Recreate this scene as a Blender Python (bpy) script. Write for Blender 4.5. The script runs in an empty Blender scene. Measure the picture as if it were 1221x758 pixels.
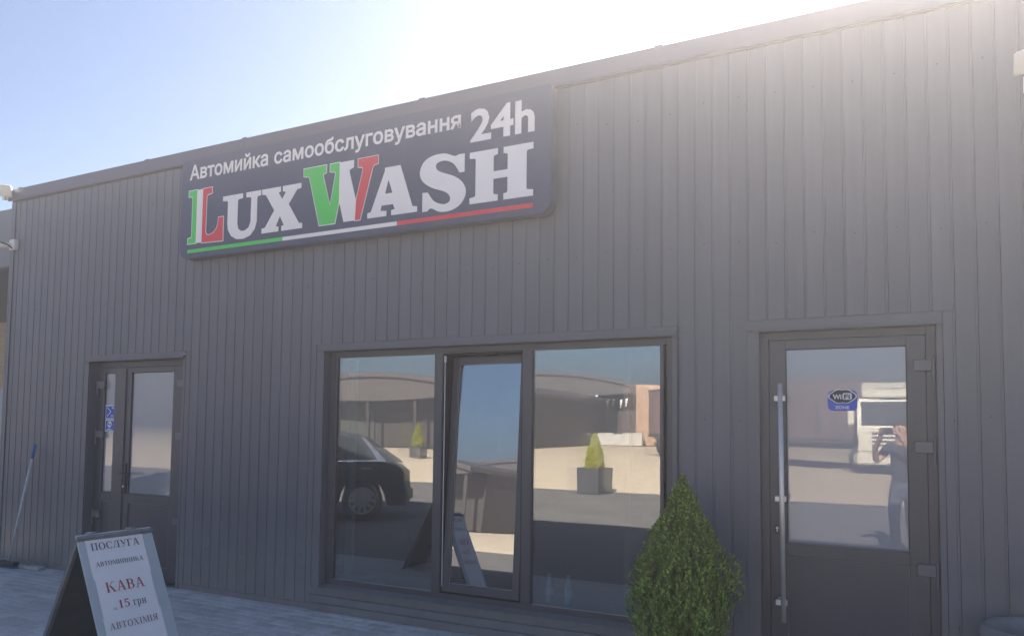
import bpy, bmesh, math, random
from math import radians as rad, sin, cos, pi
from mathutils import Vector, Matrix, noise
from mathutils.geometry import tessellate_polygon
random.seed(7)
sc = bpy.context.scene
col = sc.collection

# ------------------------------------------------------------------ camera, sky, sun, exposure
CAM = Vector((0, -4.932, 1.55))
cd = bpy.data.cameras.new('camera'); cam = bpy.data.objects.new('camera', cd); col.objects.link(cam)
RM = Matrix(((0.8947896, 0.0151189, 0.4462320), (0.4463462, -0.0554781, -0.8931390), (0.0112528, 0.9983454, -0.0563895)))
cam.matrix_world = Matrix.Translation(CAM) @ RM.to_4x4()
cd.sensor_width = 36; cd.lens = 885.44 / 1221 * 36; cd.shift_y = 79 / 1221
cd.clip_start = .03; cd.clip_end = 2000
sc.camera = cam
SUN_EL, SUN_AZ = rad(33.5), rad(6.5)          # azimuth from +Y towards +X: the sun stands behind the building
w = bpy.data.worlds.new('World'); sc.world = w; w.use_nodes = True
nt = w.node_tree; bg = nt.nodes['Background']
sky = nt.nodes.new('ShaderNodeTexSky'); sky.sky_type = 'NISHITA'; sky.sun_disc = False
sky.sun_elevation = SUN_EL; sky.sun_rotation = SUN_AZ
sky.air_density = 1.0; sky.dust_density = 1.2; sky.ozone_density = 6; sky.altitude = 100
nt.links.new(sky.outputs[0], bg.inputs[0]); bg.inputs[1].default_value = .031
sd = bpy.data.lights.new('sun', 'SUN'); sd.energy = 4.8; sd.angle = rad(.5); sd.color = (1, .93, .82)
sun = bpy.data.objects.new('sun', sd); col.objects.link(sun)
sdir = Vector((sin(SUN_AZ) * cos(SUN_EL), cos(SUN_AZ) * cos(SUN_EL), sin(SUN_EL)))
sun.rotation_euler = sdir.to_track_quat('Z', 'Y').to_euler()
sc.view_settings.view_transform = 'Standard'; sc.view_settings.look = 'None'
sc.view_settings.exposure = 2.5; sc.view_settings.gamma = 1

# ------------------------------------------------------------------ materials
def lin(c): return tuple((v / 12.92 if v <= .04045 else ((v + .055) / 1.055) ** 2.4) for v in c)
def mat(name, c, rough=.6, metal=0, var=.12, scale=6, bump=.0, bscale=60, spec=.5, c2=None, objvar=0, coat=0, stretch=None):
    """principled material: base colour broken up by two noises, optional bump and per-object tone"""
    m = bpy.data.materials.new(name); m.use_nodes = True; t = m.node_tree; N = t.nodes; L = t.links
    p = N['Principled BSDF']; p.inputs['Roughness'].default_value = rough; p.inputs['Metallic'].default_value = metal
    p.inputs['Specular IOR Level'].default_value = spec; p.inputs['Coat Weight'].default_value = coat
    tc = N.new('ShaderNodeTexCoord'); src = tc.outputs['Object']
    mp = N.new('ShaderNodeMapping'); L.new(src, mp.inputs[0]); src = mp.outputs[0]
    if stretch: mp.inputs['Scale'].default_value = stretch
    if objvar:
        oi = N.new('ShaderNodeObjectInfo'); ad = N.new('ShaderNodeVectorMath'); ad.operation = 'ADD'
        L.new(src, ad.inputs[0]); ml = N.new('ShaderNodeVectorMath'); ml.operation = 'SCALE'
        L.new(oi.outputs['Location'], ml.inputs[0]); ml.inputs[3].default_value = 3.1
        L.new(ml.outputs[0], ad.inputs[1]); src = ad.outputs[0]
    n = N.new('ShaderNodeTexNoise'); n.inputs['Scale'].default_value = scale; n.inputs['Detail'].default_value = 8
    n.inputs['Roughness'].default_value = .65; L.new(src, n.inputs['Vector'])
    mx = N.new('ShaderNodeMix'); mx.data_type = 'RGBA'; rp = N.new('ShaderNodeMapRange')
    rp.inputs[1].default_value = .3; rp.inputs[2].default_value = .7
    L.new(n.outputs[0], rp.inputs[0]); L.new(rp.outputs[0], mx.inputs[0])
    a = [v * (1 - var) for v in c]; b = c2 if c2 else [min(1, v * (1 + var)) for v in c]
    mx.inputs[6].default_value = (*a, 1); mx.inputs[7].default_value = (*b, 1)
    out = mx.outputs[2]
    if objvar:
        hs = N.new('ShaderNodeHueSaturation'); mr = N.new('ShaderNodeMapRange')
        mr.inputs[3].default_value = 1 - objvar; mr.inputs[4].default_value = 1 + objvar
        L.new(oi.outputs['Random'], mr.inputs[0]); L.new(mr.outputs[0], hs.inputs['Value']); L.new(out, hs.inputs['Color']); out = hs.outputs[0]
    L.new(out, p.inputs['Base Color'])
    rr = N.new('ShaderNodeMapRange'); rr.inputs[3].default_value = max(0, rough - .08); rr.inputs[4].default_value = min(1, rough + .08)
    L.new(n.outputs[0], rr.inputs[0]); L.new(rr.outputs[0], p.inputs['Roughness'])
    if bump:
        n2 = N.new('ShaderNodeTexNoise'); n2.inputs['Scale'].default_value = bscale; n2.inputs['Detail'].default_value = 5
        L.new(src, n2.inputs['Vector']); bp = N.new('ShaderNodeBump'); bp.inputs['Strength'].default_value = bump
        bp.inputs['Distance'].default_value = .01; L.new(n2.outputs[0], bp.inputs['Height']); L.new(bp.outputs[0], p.inputs['Normal'])
    return m

def glass(name, r0=.055, film=0, filmcol=(.6, .6, .62), tint=(.96, .98, .975), wob=.02):
    m = bpy.data.materials.new(name); m.use_nodes = True; t = m.node_tree; N = t.nodes; L = t.links
    N.remove(N['Principled BSDF']); o = N['Material Output']
    lw = N.new('ShaderNodeLayerWeight'); lw.inputs['Blend'].default_value = .5
    pw = N.new('ShaderNodeMath'); pw.operation = 'POWER'; L.new(lw.outputs['Facing'], pw.inputs[0]); pw.inputs[1].default_value = 5
    mr = N.new('ShaderNodeMapRange'); mr.inputs[3].default_value = r0; mr.inputs[4].default_value = 1; L.new(pw.outputs[0], mr.inputs[0])
    g = N.new('ShaderNodeBsdfGlossy'); g.inputs['Roughness'].default_value = 0.0
    tc = N.new('ShaderNodeTexCoord'); nz = N.new('ShaderNodeTexNoise'); nz.inputs['Scale'].default_value = 1.3; nz.inputs['Detail'].default_value = 1
    L.new(tc.outputs['Object'], nz.inputs['Vector']); bp = N.new('ShaderNodeBump'); bp.inputs['Strength'].default_value = wob; bp.inputs['Distance'].default_value = .02
    L.new(nz.outputs[0], bp.inputs['Height']); L.new(bp.outputs[0], g.inputs['Normal'])
    tr = N.new('ShaderNodeBsdfTransparent'); tr.inputs[0].default_value = (*tint, 1)
    base = tr.outputs[0]
    if film:
        d = N.new('ShaderNodeBsdfDiffuse'); d.inputs[0].default_value = (*filmcol, 1)
        mf = N.new('ShaderNodeMixShader'); mf.inputs[0].default_value = film; L.new(tr.outputs[0], mf.inputs[1]); L.new(d.outputs[0], mf.inputs[2]); base = mf.outputs[0]
    ms = N.new('ShaderNodeMixShader'); L.new(mr.outputs[0], ms.inputs[0]); L.new(base, ms.inputs[1]); L.new(g.outputs[0], ms.inputs[2])
    L.new(ms.outputs[0], o.inputs['Surface'])
    return m

M = {}
M['board'] = mat('coated steel board', (.138, .138, .160), .42, var=.08, scale=4, objvar=.05, bump=.05, bscale=25, stretch=(3, 3, .22))
def dirt(m):
    # pale splash dust that clings to the lowest half metre, broken up by noise
    t = m.node_tree; N = t.nodes; L = t.links; p = N['Principled BSDF']; src = p.inputs['Base Color'].links[0].from_socket
    g = N.new('ShaderNodeNewGeometry'); sx = N.new('ShaderNodeSeparateXYZ'); L.new(g.outputs['Position'], sx.inputs[0])
    mr = N.new('ShaderNodeMapRange'); mr.inputs[1].default_value = .75; mr.inputs[2].default_value = 0; L.new(sx.outputs[2], mr.inputs[0])
    n = N.new('ShaderNodeTexNoise'); n.inputs['Scale'].default_value = 5; n.inputs['Detail'].default_value = 10; n.inputs['Roughness'].default_value = .75; L.new(g.outputs['Position'], n.inputs['Vector'])
    ml = N.new('ShaderNodeMath'); ml.operation = 'MULTIPLY'; L.new(mr.outputs[0], ml.inputs[0]); L.new(n.outputs[0], ml.inputs[1])
    mx = N.new('ShaderNodeMix'); mx.data_type = 'RGBA'; L.new(ml.outputs[0], mx.inputs[0]); L.new(src, mx.inputs[6]); mx.inputs[7].default_value = (.34, .31, .27, 1)
    L.new(mx.outputs[2], p.inputs['Base Color'])
dirt(M['board'])
M['fascia'] = mat('fascia steel', (.075, .075, .120), .4, var=.05, scale=2)
M['trim'] = mat('trim steel', (.137, .136, .156), .42, var=.06, scale=4)
dirt(M['trim'])
M['frame'] = mat('anthracite frame', (.095, .092, .100), .38, var=.06, scale=5)
M['frame_panel'] = mat('anthracite panel', (.090, .085, .095), .42, var=.07, scale=3)
M['gasket'] = mat('rubber gasket', (.02, .02, .02), .7)
M['spacer'] = mat('aluminium spacer', (.45, .45, .45), .4, metal=.6)
M['sign'] = mat('sign film', (.045, .055, .115), .4, var=.04, scale=2)
M['sign_edge'] = mat('sign edge', (.12, .12, .16), .5)
M['white'] = mat('white film', (.85, .82, .81), .4, var=.02, scale=3)
M['green'] = mat('green film', (.04, .62, .07), .4, var=.03, scale=3)
M['red'] = mat('red film', (.72, .018, .035), .4, var=.03, scale=3)
M['steel'] = mat('brushed steel', (.80, .74, .66), .5, metal=.75, var=.05)
M['screw'] = mat('screw heads', (.05, .05, .055), .5)
M['hinge'] = mat('hinge metal', (.16, .15, .16), .4, var=.05)
M['dark'] = mat('dark plastic', (.03, .03, .032), .4)
M['bluefilm'] = mat('blue sticker', (.03, .10, .55), .4, var=.04)
M['black'] = mat('black print', (.02, .02, .03), .5)
M['stickerwhite'] = mat('sticker white', (.8, .8, .82), .5, var=.02)
M['room'] = mat('room plaster', (.20, .21, .22), .9)
M['roomfloor'] = mat('room floor', (.10, .10, .10), .6)
M['curtain'] = mat('curtain cloth', (.35, .40, .36), .9, bump=.5, bscale=30)
M['paver'] = mat('concrete paver', (.58, .56, .53), .9, var=.12, scale=14, bump=.4, bscale=120, objvar=.15)
M['joint'] = mat('joint sand', (.20, .205, .20), .95, bump=.5, bscale=200)
M['asphalt'] = mat('asphalt', (.16, .15, .145), .9, var=.2, scale=1.2, bump=.5, bscale=150)
M['sand'] = mat('packed pale gravel', (.62, .51, .38), .95, var=.12, scale=.6, bump=.4, bscale=60)
M['boardwood'] = mat('grey painted ply', (.105, .115, .115), .7, var=.15, scale=8)
M['boardedge'] = mat('weathered timber edge', (.22, .23, .23), .8, var=.2, scale=12)
M['boardface'] = mat('glossy grey blue board', (.50, .55, .57), .35, var=.06, scale=5)
M['paper'] = mat('paper sheet', (.88, .86, .86), .6, var=.03, scale=6)
M['ink'] = mat('grey ink', (.10, .10, .14), .6)
M['redink'] = mat('red ink', (.50, .07, .09), .6)
M['tanink'] = mat('faded brown ink', (.28, .20, .20), .6)
M['clip'] = mat('clear tape', (.6, .62, .62), .3)
M['leaf'] = mat('thuja leaf', (.20, .28, .05), .6, var=.35, scale=7, c2=(.23, .31, .07), objvar=.05)
M['leafyellow'] = mat('golden thuja leaf', (.30, .30, .03), .6, var=.3, scale=9)
M['leaftip'] = mat('young thuja tips', (.36, .48, .09), .55, var=.3, scale=9)
M['twig'] = mat('thuja twig', (.10, .07, .04), .9)
M['bark'] = mat('bark', (.09, .065, .045), .9, bump=.6, bscale=40)
M['soil'] = mat('potting soil', (.05, .04, .03), 1, bump=.8, bscale=50)
M['pot'] = mat('dark planter', (.06, .062, .07), .5, var=.1)
M['stone_pot'] = mat('grey rubber planter', (.24, .23, .23), .75, var=.15, scale=12, bump=.3, bscale=50)
M['lampwhite'] = mat('lamp housing', (.62, .60, .58), .45, var=.05)
M['lampglass'] = mat('lamp cover', (.70, .66, .58), .25, var=.03)
M['cable'] = mat('black cable', (.03, .03, .03), .6)
M['bluegrip'] = mat('blue grip', (.05, .14, .40), .5)
M['whitepole'] = mat('white pole', (.60, .60, .62), .4)
M['brush'] = mat('brush bristle', (.08, .16, .30), .9)
M['canopy'] = mat('canopy steel', (.155, .165, .18), .5, var=.06)
M['beige'] = mat('beige plaster', (.48, .42, .32), .9, var=.1)
M['bluepanel'] = mat('pale blue panel', (.33, .45, .60), .5)
M['hangar'] = mat('dark hangar steel', (.050, .042, .040), .6, var=.1, scale=1)
M['hangar_roof'] = mat('hangar roof steel', (.085, .072, .070), .5, var=.1, scale=1)
M['hangar_in'] = mat('hangar door', (.05, .055, .05), .7, var=.1, scale=1)
M['brick'] = mat('tan brick wall', (.50, .33, .23), .9, var=.15, scale=2, bump=.3, bscale=8)
M['pale'] = mat('pale concrete', (.5, .48, .45), .8, var=.12)
M['carpaint'] = mat('black car paint', (.035, .038, .044), .2, var=.03, coat=.7)
M['tyre'] = mat('tyre rubber', (.03, .03, .03), .85)
M['alloy'] = mat('alloy wheel', (.55, .55, .56), .3, metal=.6)
M['carglass'] = mat('dark car glass', (.03, .035, .04), .08, var=.02)
M['taillight'] = mat('tail light red', (.35, .03, .03), .2)
M['chrome'] = mat('chrome strip', (.6, .6, .6), .15, metal=1)
M['truckpaint'] = mat('cream truck paint', (.72, .68, .56), .3, coat=.5, var=.04)
M['trailer'] = mat('maroon trailer tarp', (.16, .11, .11), .6, var=.08, scale=2)
M['plastic'] = mat('grey bumper plastic', (.08, .08, .085), .6)
M['skin'] = mat('skin', (.50, .30, .21), .55, var=.05)
M['hair'] = mat('brown hair', (.05, .035, .025), .7, var=.2, scale=40, bump=.5, bscale=80)
M['tee'] = mat('dark t-shirt', (.045, .05, .065), .9, bump=.2, bscale=30)
M['jeans'] = mat('blue grey trousers', (.08, .09, .13), .9, bump=.3, bscale=40)
M['shoe'] = mat('white trainers', (.55, .55, .55), .6)
M['lip'] = mat('lips', (.40, .17, .14), .5)
M['eye'] = mat('eye', (.5, .5, .5), .3)
M['bottleplastic'] = glass('bottle plastic', r0=.10, film=.85, filmcol=(.75, .85, .88), tint=(.8, .9, .92), wob=0)
M['label'] = mat('white bottle label', (.75, .8, .82), .5)
M['cap'] = mat('pale bottle cap', (.6, .62, .66), .5)
M['glass'] = glass('window glass', r0=.21, film=.04)
M['glass_in'] = glass('inner window glass', r0=.09)
M['glass_sash'] = glass('opened sash glass', r0=.33, tint=(.6, .65, .7))
M['glass_door'] = glass('door glass', r0=.125, film=.50, filmcol=(.62, .60, .62), wob=.012)

# ------------------------------------------------------------------ helpers
def link(name, bm, m, parent=None, smooth=False, fix=True):
    if fix: bmesh.ops.recalc_face_normals(bm, faces=bm.faces)
    me = bpy.data.meshes.new(name); bm.to_mesh(me); bm.free()
    ms = m if isinstance(m, (list, tuple)) else [m]
    for x in ms: me.materials.append(M[x])
    if smooth:
        for p in me.polygons: p.use_smooth = True
    o = bpy.data.objects.new(name, me); col.objects.link(o)
    if parent: o.parent = parent
    return o
def thing(name, label, cat, loc=(0, 0, 0), rz=0, group=None, scale=1):
    o = bpy.data.objects.new(name, None); col.objects.link(o); o.location = loc; o.rotation_euler = (0, 0, rz)
    o.empty_display_size = .1
    tag(o, label, cat, group); return o
def tag(o, label, cat, group=None):
    o['label'] = label; o['category'] = cat
    if group: o['group'] = group
    return o
def B(): return bmesh.new()
def box(bm, x0, x1, y0, y1, z0, z1, mi=0, T=None):
    vs = [bm.verts.new((x, y, z)) for x in (x0, x1) for y in (y0, y1) for z in (z0, z1)]
    if T: 
        for v in vs: v.co = T @ v.co
    for q in ((0, 1, 3, 2), (4, 6, 7, 5), (0, 4, 5, 1), (2, 3, 7, 6), (0, 2, 6, 4), (1, 5, 7, 3)):
        f = bm.faces.new([vs[i] for i in q]); f.material_index = mi
    return vs
def bbox(x0, x1, y0, y1, z0, z1, b=.004, seg=1):
    bm = B(); box(bm, x0, x1, y0, y1, z0, z1)
    bmesh.ops.bevel(bm, geom=list(bm.edges), offset=b, segments=seg, affect='EDGES'); return bm
def prism(bm, pts, y0, y1, axis='Y', mi=0, T=None):
    """polygon pts (a,b) extruded; axis Y: (x,z); axis X: (y,z); axis Z: (x,y)"""
    f = {'Y': lambda a, b, c: (a, c, b), 'X': lambda a, b, c: (c, a, b), 'Z': lambda a, b, c: (a, b, c)}[axis]
    v0 = [bm.verts.new(f(a, b, y0)) for a, b in pts]; v1 = [bm.verts.new(f(a, b, y1)) for a, b in pts]
    if T:
        for v in v0 + v1: v.co = T @ v.co
    n = len(pts)
    for i in range(n):
        q = bm.faces.new((v0[i], v0[(i + 1) % n], v1[(i + 1) % n], v1[i])); q.material_index = mi
    if n > 4:
        for tri in tessellate_polygon([[Vector((a, b, 0)) for a, b in pts]]):
            for vv in (v0, v1): bm.faces.new([vv[i] for i in tri]).material_index = mi
    else:
        for vv in (v0, v1): bm.faces.new(vv).material_index = mi
def tube(bm, p, q, r, r2=None, n=10, mi=0, cap=True):
    p = Vector(p); q = Vector(q); r2 = r if r2 is None else r2
    d = (q - p).normalized(); u = d.orthogonal().normalized(); v = d.cross(u)
    a = [bm.verts.new(p + (u * cos(2 * pi * i / n) + v * sin(2 * pi * i / n)) * r) for i in range(n)]
    b = [bm.verts.new(q + (u * cos(2 * pi * i / n) + v * sin(2 * pi * i / n)) * r2) for i in range(n)]
    for i in range(n):
        f = bm.faces.new((a[i], a[(i + 1) % n], b[(i + 1) % n], b[i])); f.material_index = mi; f.smooth = True
    if cap:
        for r_ in (a, b): bm.faces.new(r_).material_index = mi
def path(bm, pts, r, n=8, mi=0):
    for i in range(len(pts) - 1): tube(bm, pts[i], pts[i + 1], r, n=n, mi=mi)
def lathe(bm, prof, n=28, mi=0, c=(0, 0, 0)):
    rings = []
    for r, z in prof:
        rings.append([bm.verts.new((c[0] + r * cos(2 * pi * i / n), c[1] + r * sin(2 * pi * i / n), c[2] + z)) for i in range(n)])
    for a, b in zip(rings, rings[1:]):
        for i in range(n):
            f = bm.faces.new((a[i], a[(i + 1) % n], b[(i + 1) % n], b[i])); f.material_index = mi; f.smooth = True
    return rings
def frame4(bm, x0, x1, z0, z1, w, y0, y1, wt=None, wb=None):
    """rectangular frame from four butted bars in the XZ plane"""
    wt = w if wt is None else wt; wb = w if wb is None else wb
    box(bm, x0, x0 + w, y0, y1, z0, z1); box(bm, x1 - w, x1, y0, y1, z0, z1)
    box(bm, x0 + w, x1 - w, y0 + .0006, y1 - .0006, z1 - wt, z1 - .0005); box(bm, x0 + w, x1 - w, y0 + .0006, y1 - .0006, z0 + .0005, z0 + wb)
def bev(bm, o=.003, seg=1):
    bmesh.ops.bevel(bm, geom=list(bm.edges), offset=o, segments=seg, affect='EDGES', clamp_overlap=True); return bm
def crom(pts, flags, k=5):
    """smooth a closed outline with Catmull-Rom where flags say so"""
    n = len(pts); out = []
    for i in range(n):
        a, b = Vector(pts[i]), Vector(pts[(i + 1) % n])
        if not (flags[i] and flags[(i + 1) % n]) and not (flags[i] or flags[(i + 1) % n]): out.append(tuple(a)); continue
        p0 = Vector(pts[i - 1]) if flags[i] else a - (b - a) * .3
        p3 = Vector(pts[(i + 2) % n]) if flags[(i + 1) % n] else b + (b - a) * .3
        for s in range(k):
            t = s / k
            out.append(tuple(.5 * ((2 * a) + (b - p0) * t + (2 * p0 - 5 * a + 4 * b - p3) * t * t + (-p0 + 3 * a - 3 * b + p3) * t ** 3)))
    return out
def grow(pts, d):
    """offset a closed polygon outwards by d (mitred)"""
    n = len(pts); ar = sum(pts[i][0] * pts[(i + 1) % n][1] - pts[(i + 1) % n][0] * pts[i][1] for i in range(n)); s = 1 if ar > 0 else -1
    out = []
    for i in range(n):
        p, q, r = Vector(pts[i - 1]), Vector(pts[i]), Vector(pts[(i + 1) % n])
        a = (q - p).normalized(); b = (r - q).normalized()
        na = Vector((a.y, -a.x)) * s; nb = Vector((b.y, -b.x)) * s; m_ = (na + nb)
        if m_.length < .3: m_ = na
        m_.normalize(); k = d / max(.45, m_.dot(na)); out.append(tuple(q + m_ * k))
    return out
def textmesh(s, x0, x1, z0, z1, bold=0.0, base=None):
    """flat text fitted in a box of the XZ plane (y=0), from Blender's own built-in face; z0 = baseline, z1 = cap height"""
    c = bpy.data.curves.new('lettering', 'FONT'); c.body = s; c.size = 1; c.resolution_u = 3; c.fill_mode = 'NONE'
    o = bpy.data.objects.new('lettering', c); col.objects.link(o); bpy.context.view_layer.update()
    me = bpy.data.meshes.new_from_object(o.evaluated_get(bpy.context.evaluated_depsgraph_get()))
    bpy.data.objects.remove(o)
    xs = [v.co.x for v in me.vertices]; a, b = min(xs), max(xs); cap = .727 if base is None else base
    adj = {}
    for e in me.edges:
        p, q = e.vertices; adj.setdefault(p, []).append(q); adj.setdefault(q, []).append(p)
    co = [v.co.copy() for v in me.vertices]; bpy.data.meshes.remove(me); seen = set(); loops = []
    for k in adj:
        if k in seen: continue
        lp = [k]; seen.add(k); cur = k
        while True:
            nx = [n for n in adj[cur] if n not in seen]
            if not nx: break
            cur = nx[0]; seen.add(cur); lp.append(cur)
        P = []
        for i in lp:
            if not P or (co[i] - P[-1]).length > .006: P.append(co[i])
        if len(P) > 2: loops.append([Vector((x0 + (p.x - a) / (b - a) * (x1 - x0), z0 + p.y / cap * (z1 - z0), 0)) for p in P])
    def inpoly(p, L):
        c = False
        for i in range(len(L)):
            u, v = L[i], L[i - 1]
            if (u.y > p.y) != (v.y > p.y) and p.x < (v.x - u.x) * (p.y - u.y) / (v.y - u.y) + u.x: c = not c
        return c
    ar = [sum(L[i - 1].x * L[i].y - L[i].x * L[i - 1].y for i in range(len(L))) for L in loops]
    big = max(ar, key=abs); dep = [0 if A * big > 0 else 1 for A in ar]           # counters wind the other way
    bm = B()
    g_ = bold * (z1 - z0) / cap
    fat = [[Vector((*q, 0)) for q in grow([(p.x, p.y) for p in L], -g_ if d % 2 else g_)] if g_ else L for L, d in zip(loops, dep)]
    kk = 0
    for L, d, F_ in zip(loops, dep, fat):
        if g_:                                                   # a thin rim round every contour makes the face bold
            va = [bm.verts.new((p.x, -.0011, p.y)) for p in L]; vb = [bm.verts.new((p.x, -.0011, p.y)) for p in F_]
            for i in range(len(L)): bm.faces.new((va[i - 1], va[i], vb[i], vb[i - 1]))
        if d % 2: continue
        kk += 1
        grp = [L] + [K for K, e in zip(loops, dep) if e == d + 1 and inpoly(K[0], L)]
        flatp = [p for g in grp for p in g]; vs = [bm.verts.new((p.x, -.0002 * (kk % 4), p.y)) for p in flatp]
        for t in tessellate_polygon(grp):
            try: bm.faces.new([vs[i] for i in t])
            except ValueError: pass
    return bm
def structure(o): o['kind'] = 'structure'; return o
def copy_tree(o, parent=None):
    c = o.copy(); col.objects.link(c); c.parent = parent
    for ch in o.children: copy_tree(ch, c)
    return c

# ------------------------------------------------------------------ ground
bm = B(); box(bm, -300, 300, -410, 300, -1.0, -.062)
structure(link('ground', bm, 'sand'))
bm = B(); box(bm, -40, 30, -12.3, -1.95, -.5, -.012)
structure(link('yard_paving', bm, 'asphalt'))
bm = B(); box(bm, -40, 30, -1.95, 12, -.4, -.016)
pav = structure(link('pavement', bm, 'joint'))
bm = B(); box(bm, -40, 30, -2.05, -1.951, -.3, -.004); bev(bm, .006)
structure(link('kerb', bm, 'pale'))
# pavers laid in a running bond; those the photograph shows are parts, the rest one part
bm = B(); box(bm, -.098, .098, -.048, .048, -.06, 0); 
top = [e for e in bm.edges if all(v.co.z > -.01 for v in e.verts)]
bmesh.ops.bevel(bm, geom=top, offset=.005, segments=1, affect='EDGES')
proto = link('paver', bm, 'paver', pav)
PP = [(-8.75, .03), (-8.7, -.12), (-7.6, -.74), (-5.75, -1.75), (-4.55, -1.15), (-2.7, .03)]
def inside(x, y, P):
    c = False
    for i in range(len(P)):
        (a, b), (d, e) = P[i], P[i - 1]
        if (b > y) != (e > y) and x < (d - a) * (y - b) / (e - b) + a: c = not c
    return c
rest = B(); first = True; npv = 0
for j in range(19):
    y = -.052 - j * .1005
    for i in range(-70, 32):
        x = i * .2005 + (.1 if j % 2 else 0); dz = random.uniform(-.0025, .001)
        if inside(x, y, PP) and npv < 296:
            npv += 1
            o = proto if first else proto.copy()
            if not first: col.objects.link(o)
            first = False; o.location = (x, y, dz); o.rotation_euler = (random.uniform(-.006, .006), random.uniform(-.004, .004), random.uniform(-.006, .006))
        elif -13 < x < 6:
            vs = box(rest, x - .098, x + .098, y - .048, y + .048, -.05, dz)
o = link('paver_field', rest, 'paver', pav); o['kind'] = 'stuff'

# ------------------------------------------------------------------ the building
PITCH = .1137; G0 = -5.999
bld = thing('car_wash_building', 'dark grey car wash building clad in vertical grooved boards under a blue grey roof edge', 'building')
ops = [(-7.392, -5.985, 2.235, 0), (-4.257, -1.262, 2.235, 0), (-.700, .282, 2.245, 0)]     # x0, x1, top of the header band, bottom
def board_bm(x0, x1, z0, z1):
    bm = B(); w = x1 - x0; g = .013
    pr = [(0, .006), (.0015, 0), (w - g - .002, 0), (w - g, .005), (w - .0012, .005), (w - .0008, .018), (0, .018)]
    prism(bm, pr, z0, z1, 'Z'); return bm
meshes = {}
k = -25
screws = B()
while G0 + k * PITCH < 5.2:
    x0 = G0 + k * PITCH + .013; x1 = x0 + PITCH; k += 1
    segs = []
    hit = None
    for a, b, zt, zb in ops:
        ea, eb = a - .075, b + .035
        if x1 > ea + .02 and x0 < eb - .02: hit = (ea, eb, zt)
    if not hit: segs = [(x0, x1, .045, 4.05)]
    else:
        ea, eb, zt = hit
        segs = [(x0, x1, zt, 4.05)]
        if x0 < ea - .02: segs.append((x0, ea, .045, zt - .002))
        if x1 > eb + .02: segs.append((eb, x1, .045, zt - .002))
    for a, b, z0, z1 in segs:
        key = (round(b - a, 4), round(z1 - z0, 4))
        if key not in meshes:
            o = link('board', board_bm(0, b - a, 0, z1 - z0), 'board', bld); meshes[key] = o.data
        else:
            o = bpy.data.objects.new('board', meshes[key]); col.objects.link(o); o.parent = bld
        o.location = (a, random.uniform(-.0008, .0008), z0)
        for zz in (.42, 1.62, 2.75, 3.72):
            if k % 2 == 0 and z0 < zz - .05 and zz < z1: 
                zz += random.uniform(-.03, .03); tube(screws, (a + .05, -.0035, zz), (a + .05, .001, zz), .0045, n=6)
link('screw_heads', screws, 'screw', bld)['kind'] = 'stuff'
# shell behind the boards: wall core around the openings, side and rear walls, roof
bm = B()
xs = [-8.84, -7.392, -5.985, -4.257, -1.262, -.700, .282, 5.3]
for i in range(0, 7):
    if i % 2 == 0: box(bm, xs[i], xs[i + 1], .019, .25, 0, 4.05)
    else: box(bm, xs[i], xs[i + 1], .019, .25, 2.17, 4.05)
box(bm, -4.257, -1.262, .019, .25, 0, .19)
box(bm, -8.84, -8.66, .251, 8, 0, 4.05); box(bm, 5.1, 5.3, .251, 8, 0, 4.05); box(bm, -8.84, 5.3, 8.001, 8.2, 0, 4.05)
link('wall', bm, 'trim', bld)
bm = B(); box(bm, -8.65, 5.09, .252, 7.99, 3.82, 3.92); link('roof', bm, 'fascia', bld)
bm = B(); box(bm, -8.875, -8.842, -.012, 8.2, 0, 4.052); box(bm, -8.842, -8.80, -.012, -.001, 0.02, 4.051); bev(bm, .002); link('corner_trim', bm, 'trim', bld)
for p_, q_ in ((-8.875, -7.47), (-5.93, -4.34), (-1.20, -.78), (.33, 5.3)):
    bm = B(); box(bm, p_, q_, -.010, .018, 0, .044); link('base_trim', bm, 'trim', bld)
# roof edge: lengths of folded coping, lapped at the joints
cp = [-8.93, -6.583, -5.25, -3.293, -1.346, .65, 2.7, 5.35]
for i in range(len(cp) - 1):
    a, b = cp[i], cp[i + 1]
    bm = B(); e = .0012 * (i % 2)
    pr = [(-.026 - e, 4.052), (-.026 - e, 4.176 + e), (-.018, 4.184 + e), (.30, 4.184 + e), (.31, 4.12), (.302, 4.12), (.292, 4.176), (-.014, 4.172), (-.016, 4.052)]
    prism(bm, pr, a, b - .0015, 'X'); link('coping', bm, 'fascia', bld)
    if i:
        bm = B(); box(bm, a - .030, a + .030, -.0285, .31, 4.16, 4.1885); bev(bm, .001); link('coping_joint', bm, 'fascia', bld)
bm = B(); box(bm, -8.84, 5.3, -.022, .018, 4.036, 4.0515); link('drip_edge', bm, 'gasket', bld)
bm = B(); box(bm, -8.84, 5.3, .019, .29, 4.052, 4.165); link('parapet', bm, 'trim', bld)
bm = B(); tube(bm, (-8.86, .05, 4.19), (-8.86, .28, 4.19), .045, n=14); link('end_cap', bm, 'fascia', bld)
# header bands, drip lips and side flashings round each opening
for a, b, zt, zb in ops:
    bm = B(); box(bm, a - .074, b + .034, -.003, .018, 2.182, zt - .003); link('header_band', bm, 'trim', bld)
    bm = B(); prism(bm, [(.018, 2.192), (-.024, 2.186), (-.026, 2.170), (-.020, 2.1695), (-.018, 2.178), (.018, 2.181)], a - .045, b + .03, 'X'); link('drip_lip', bm, 'trim', bld)
    for p_, q_ in ((a - .073, a - .001), (b + .001, b + .033)):
        bm = B(); box(bm, p_, q_, -.002, .018, .0, 2.1685); bev(bm, .0015); link('side_flashing', bm, 'trim', bld)
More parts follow.
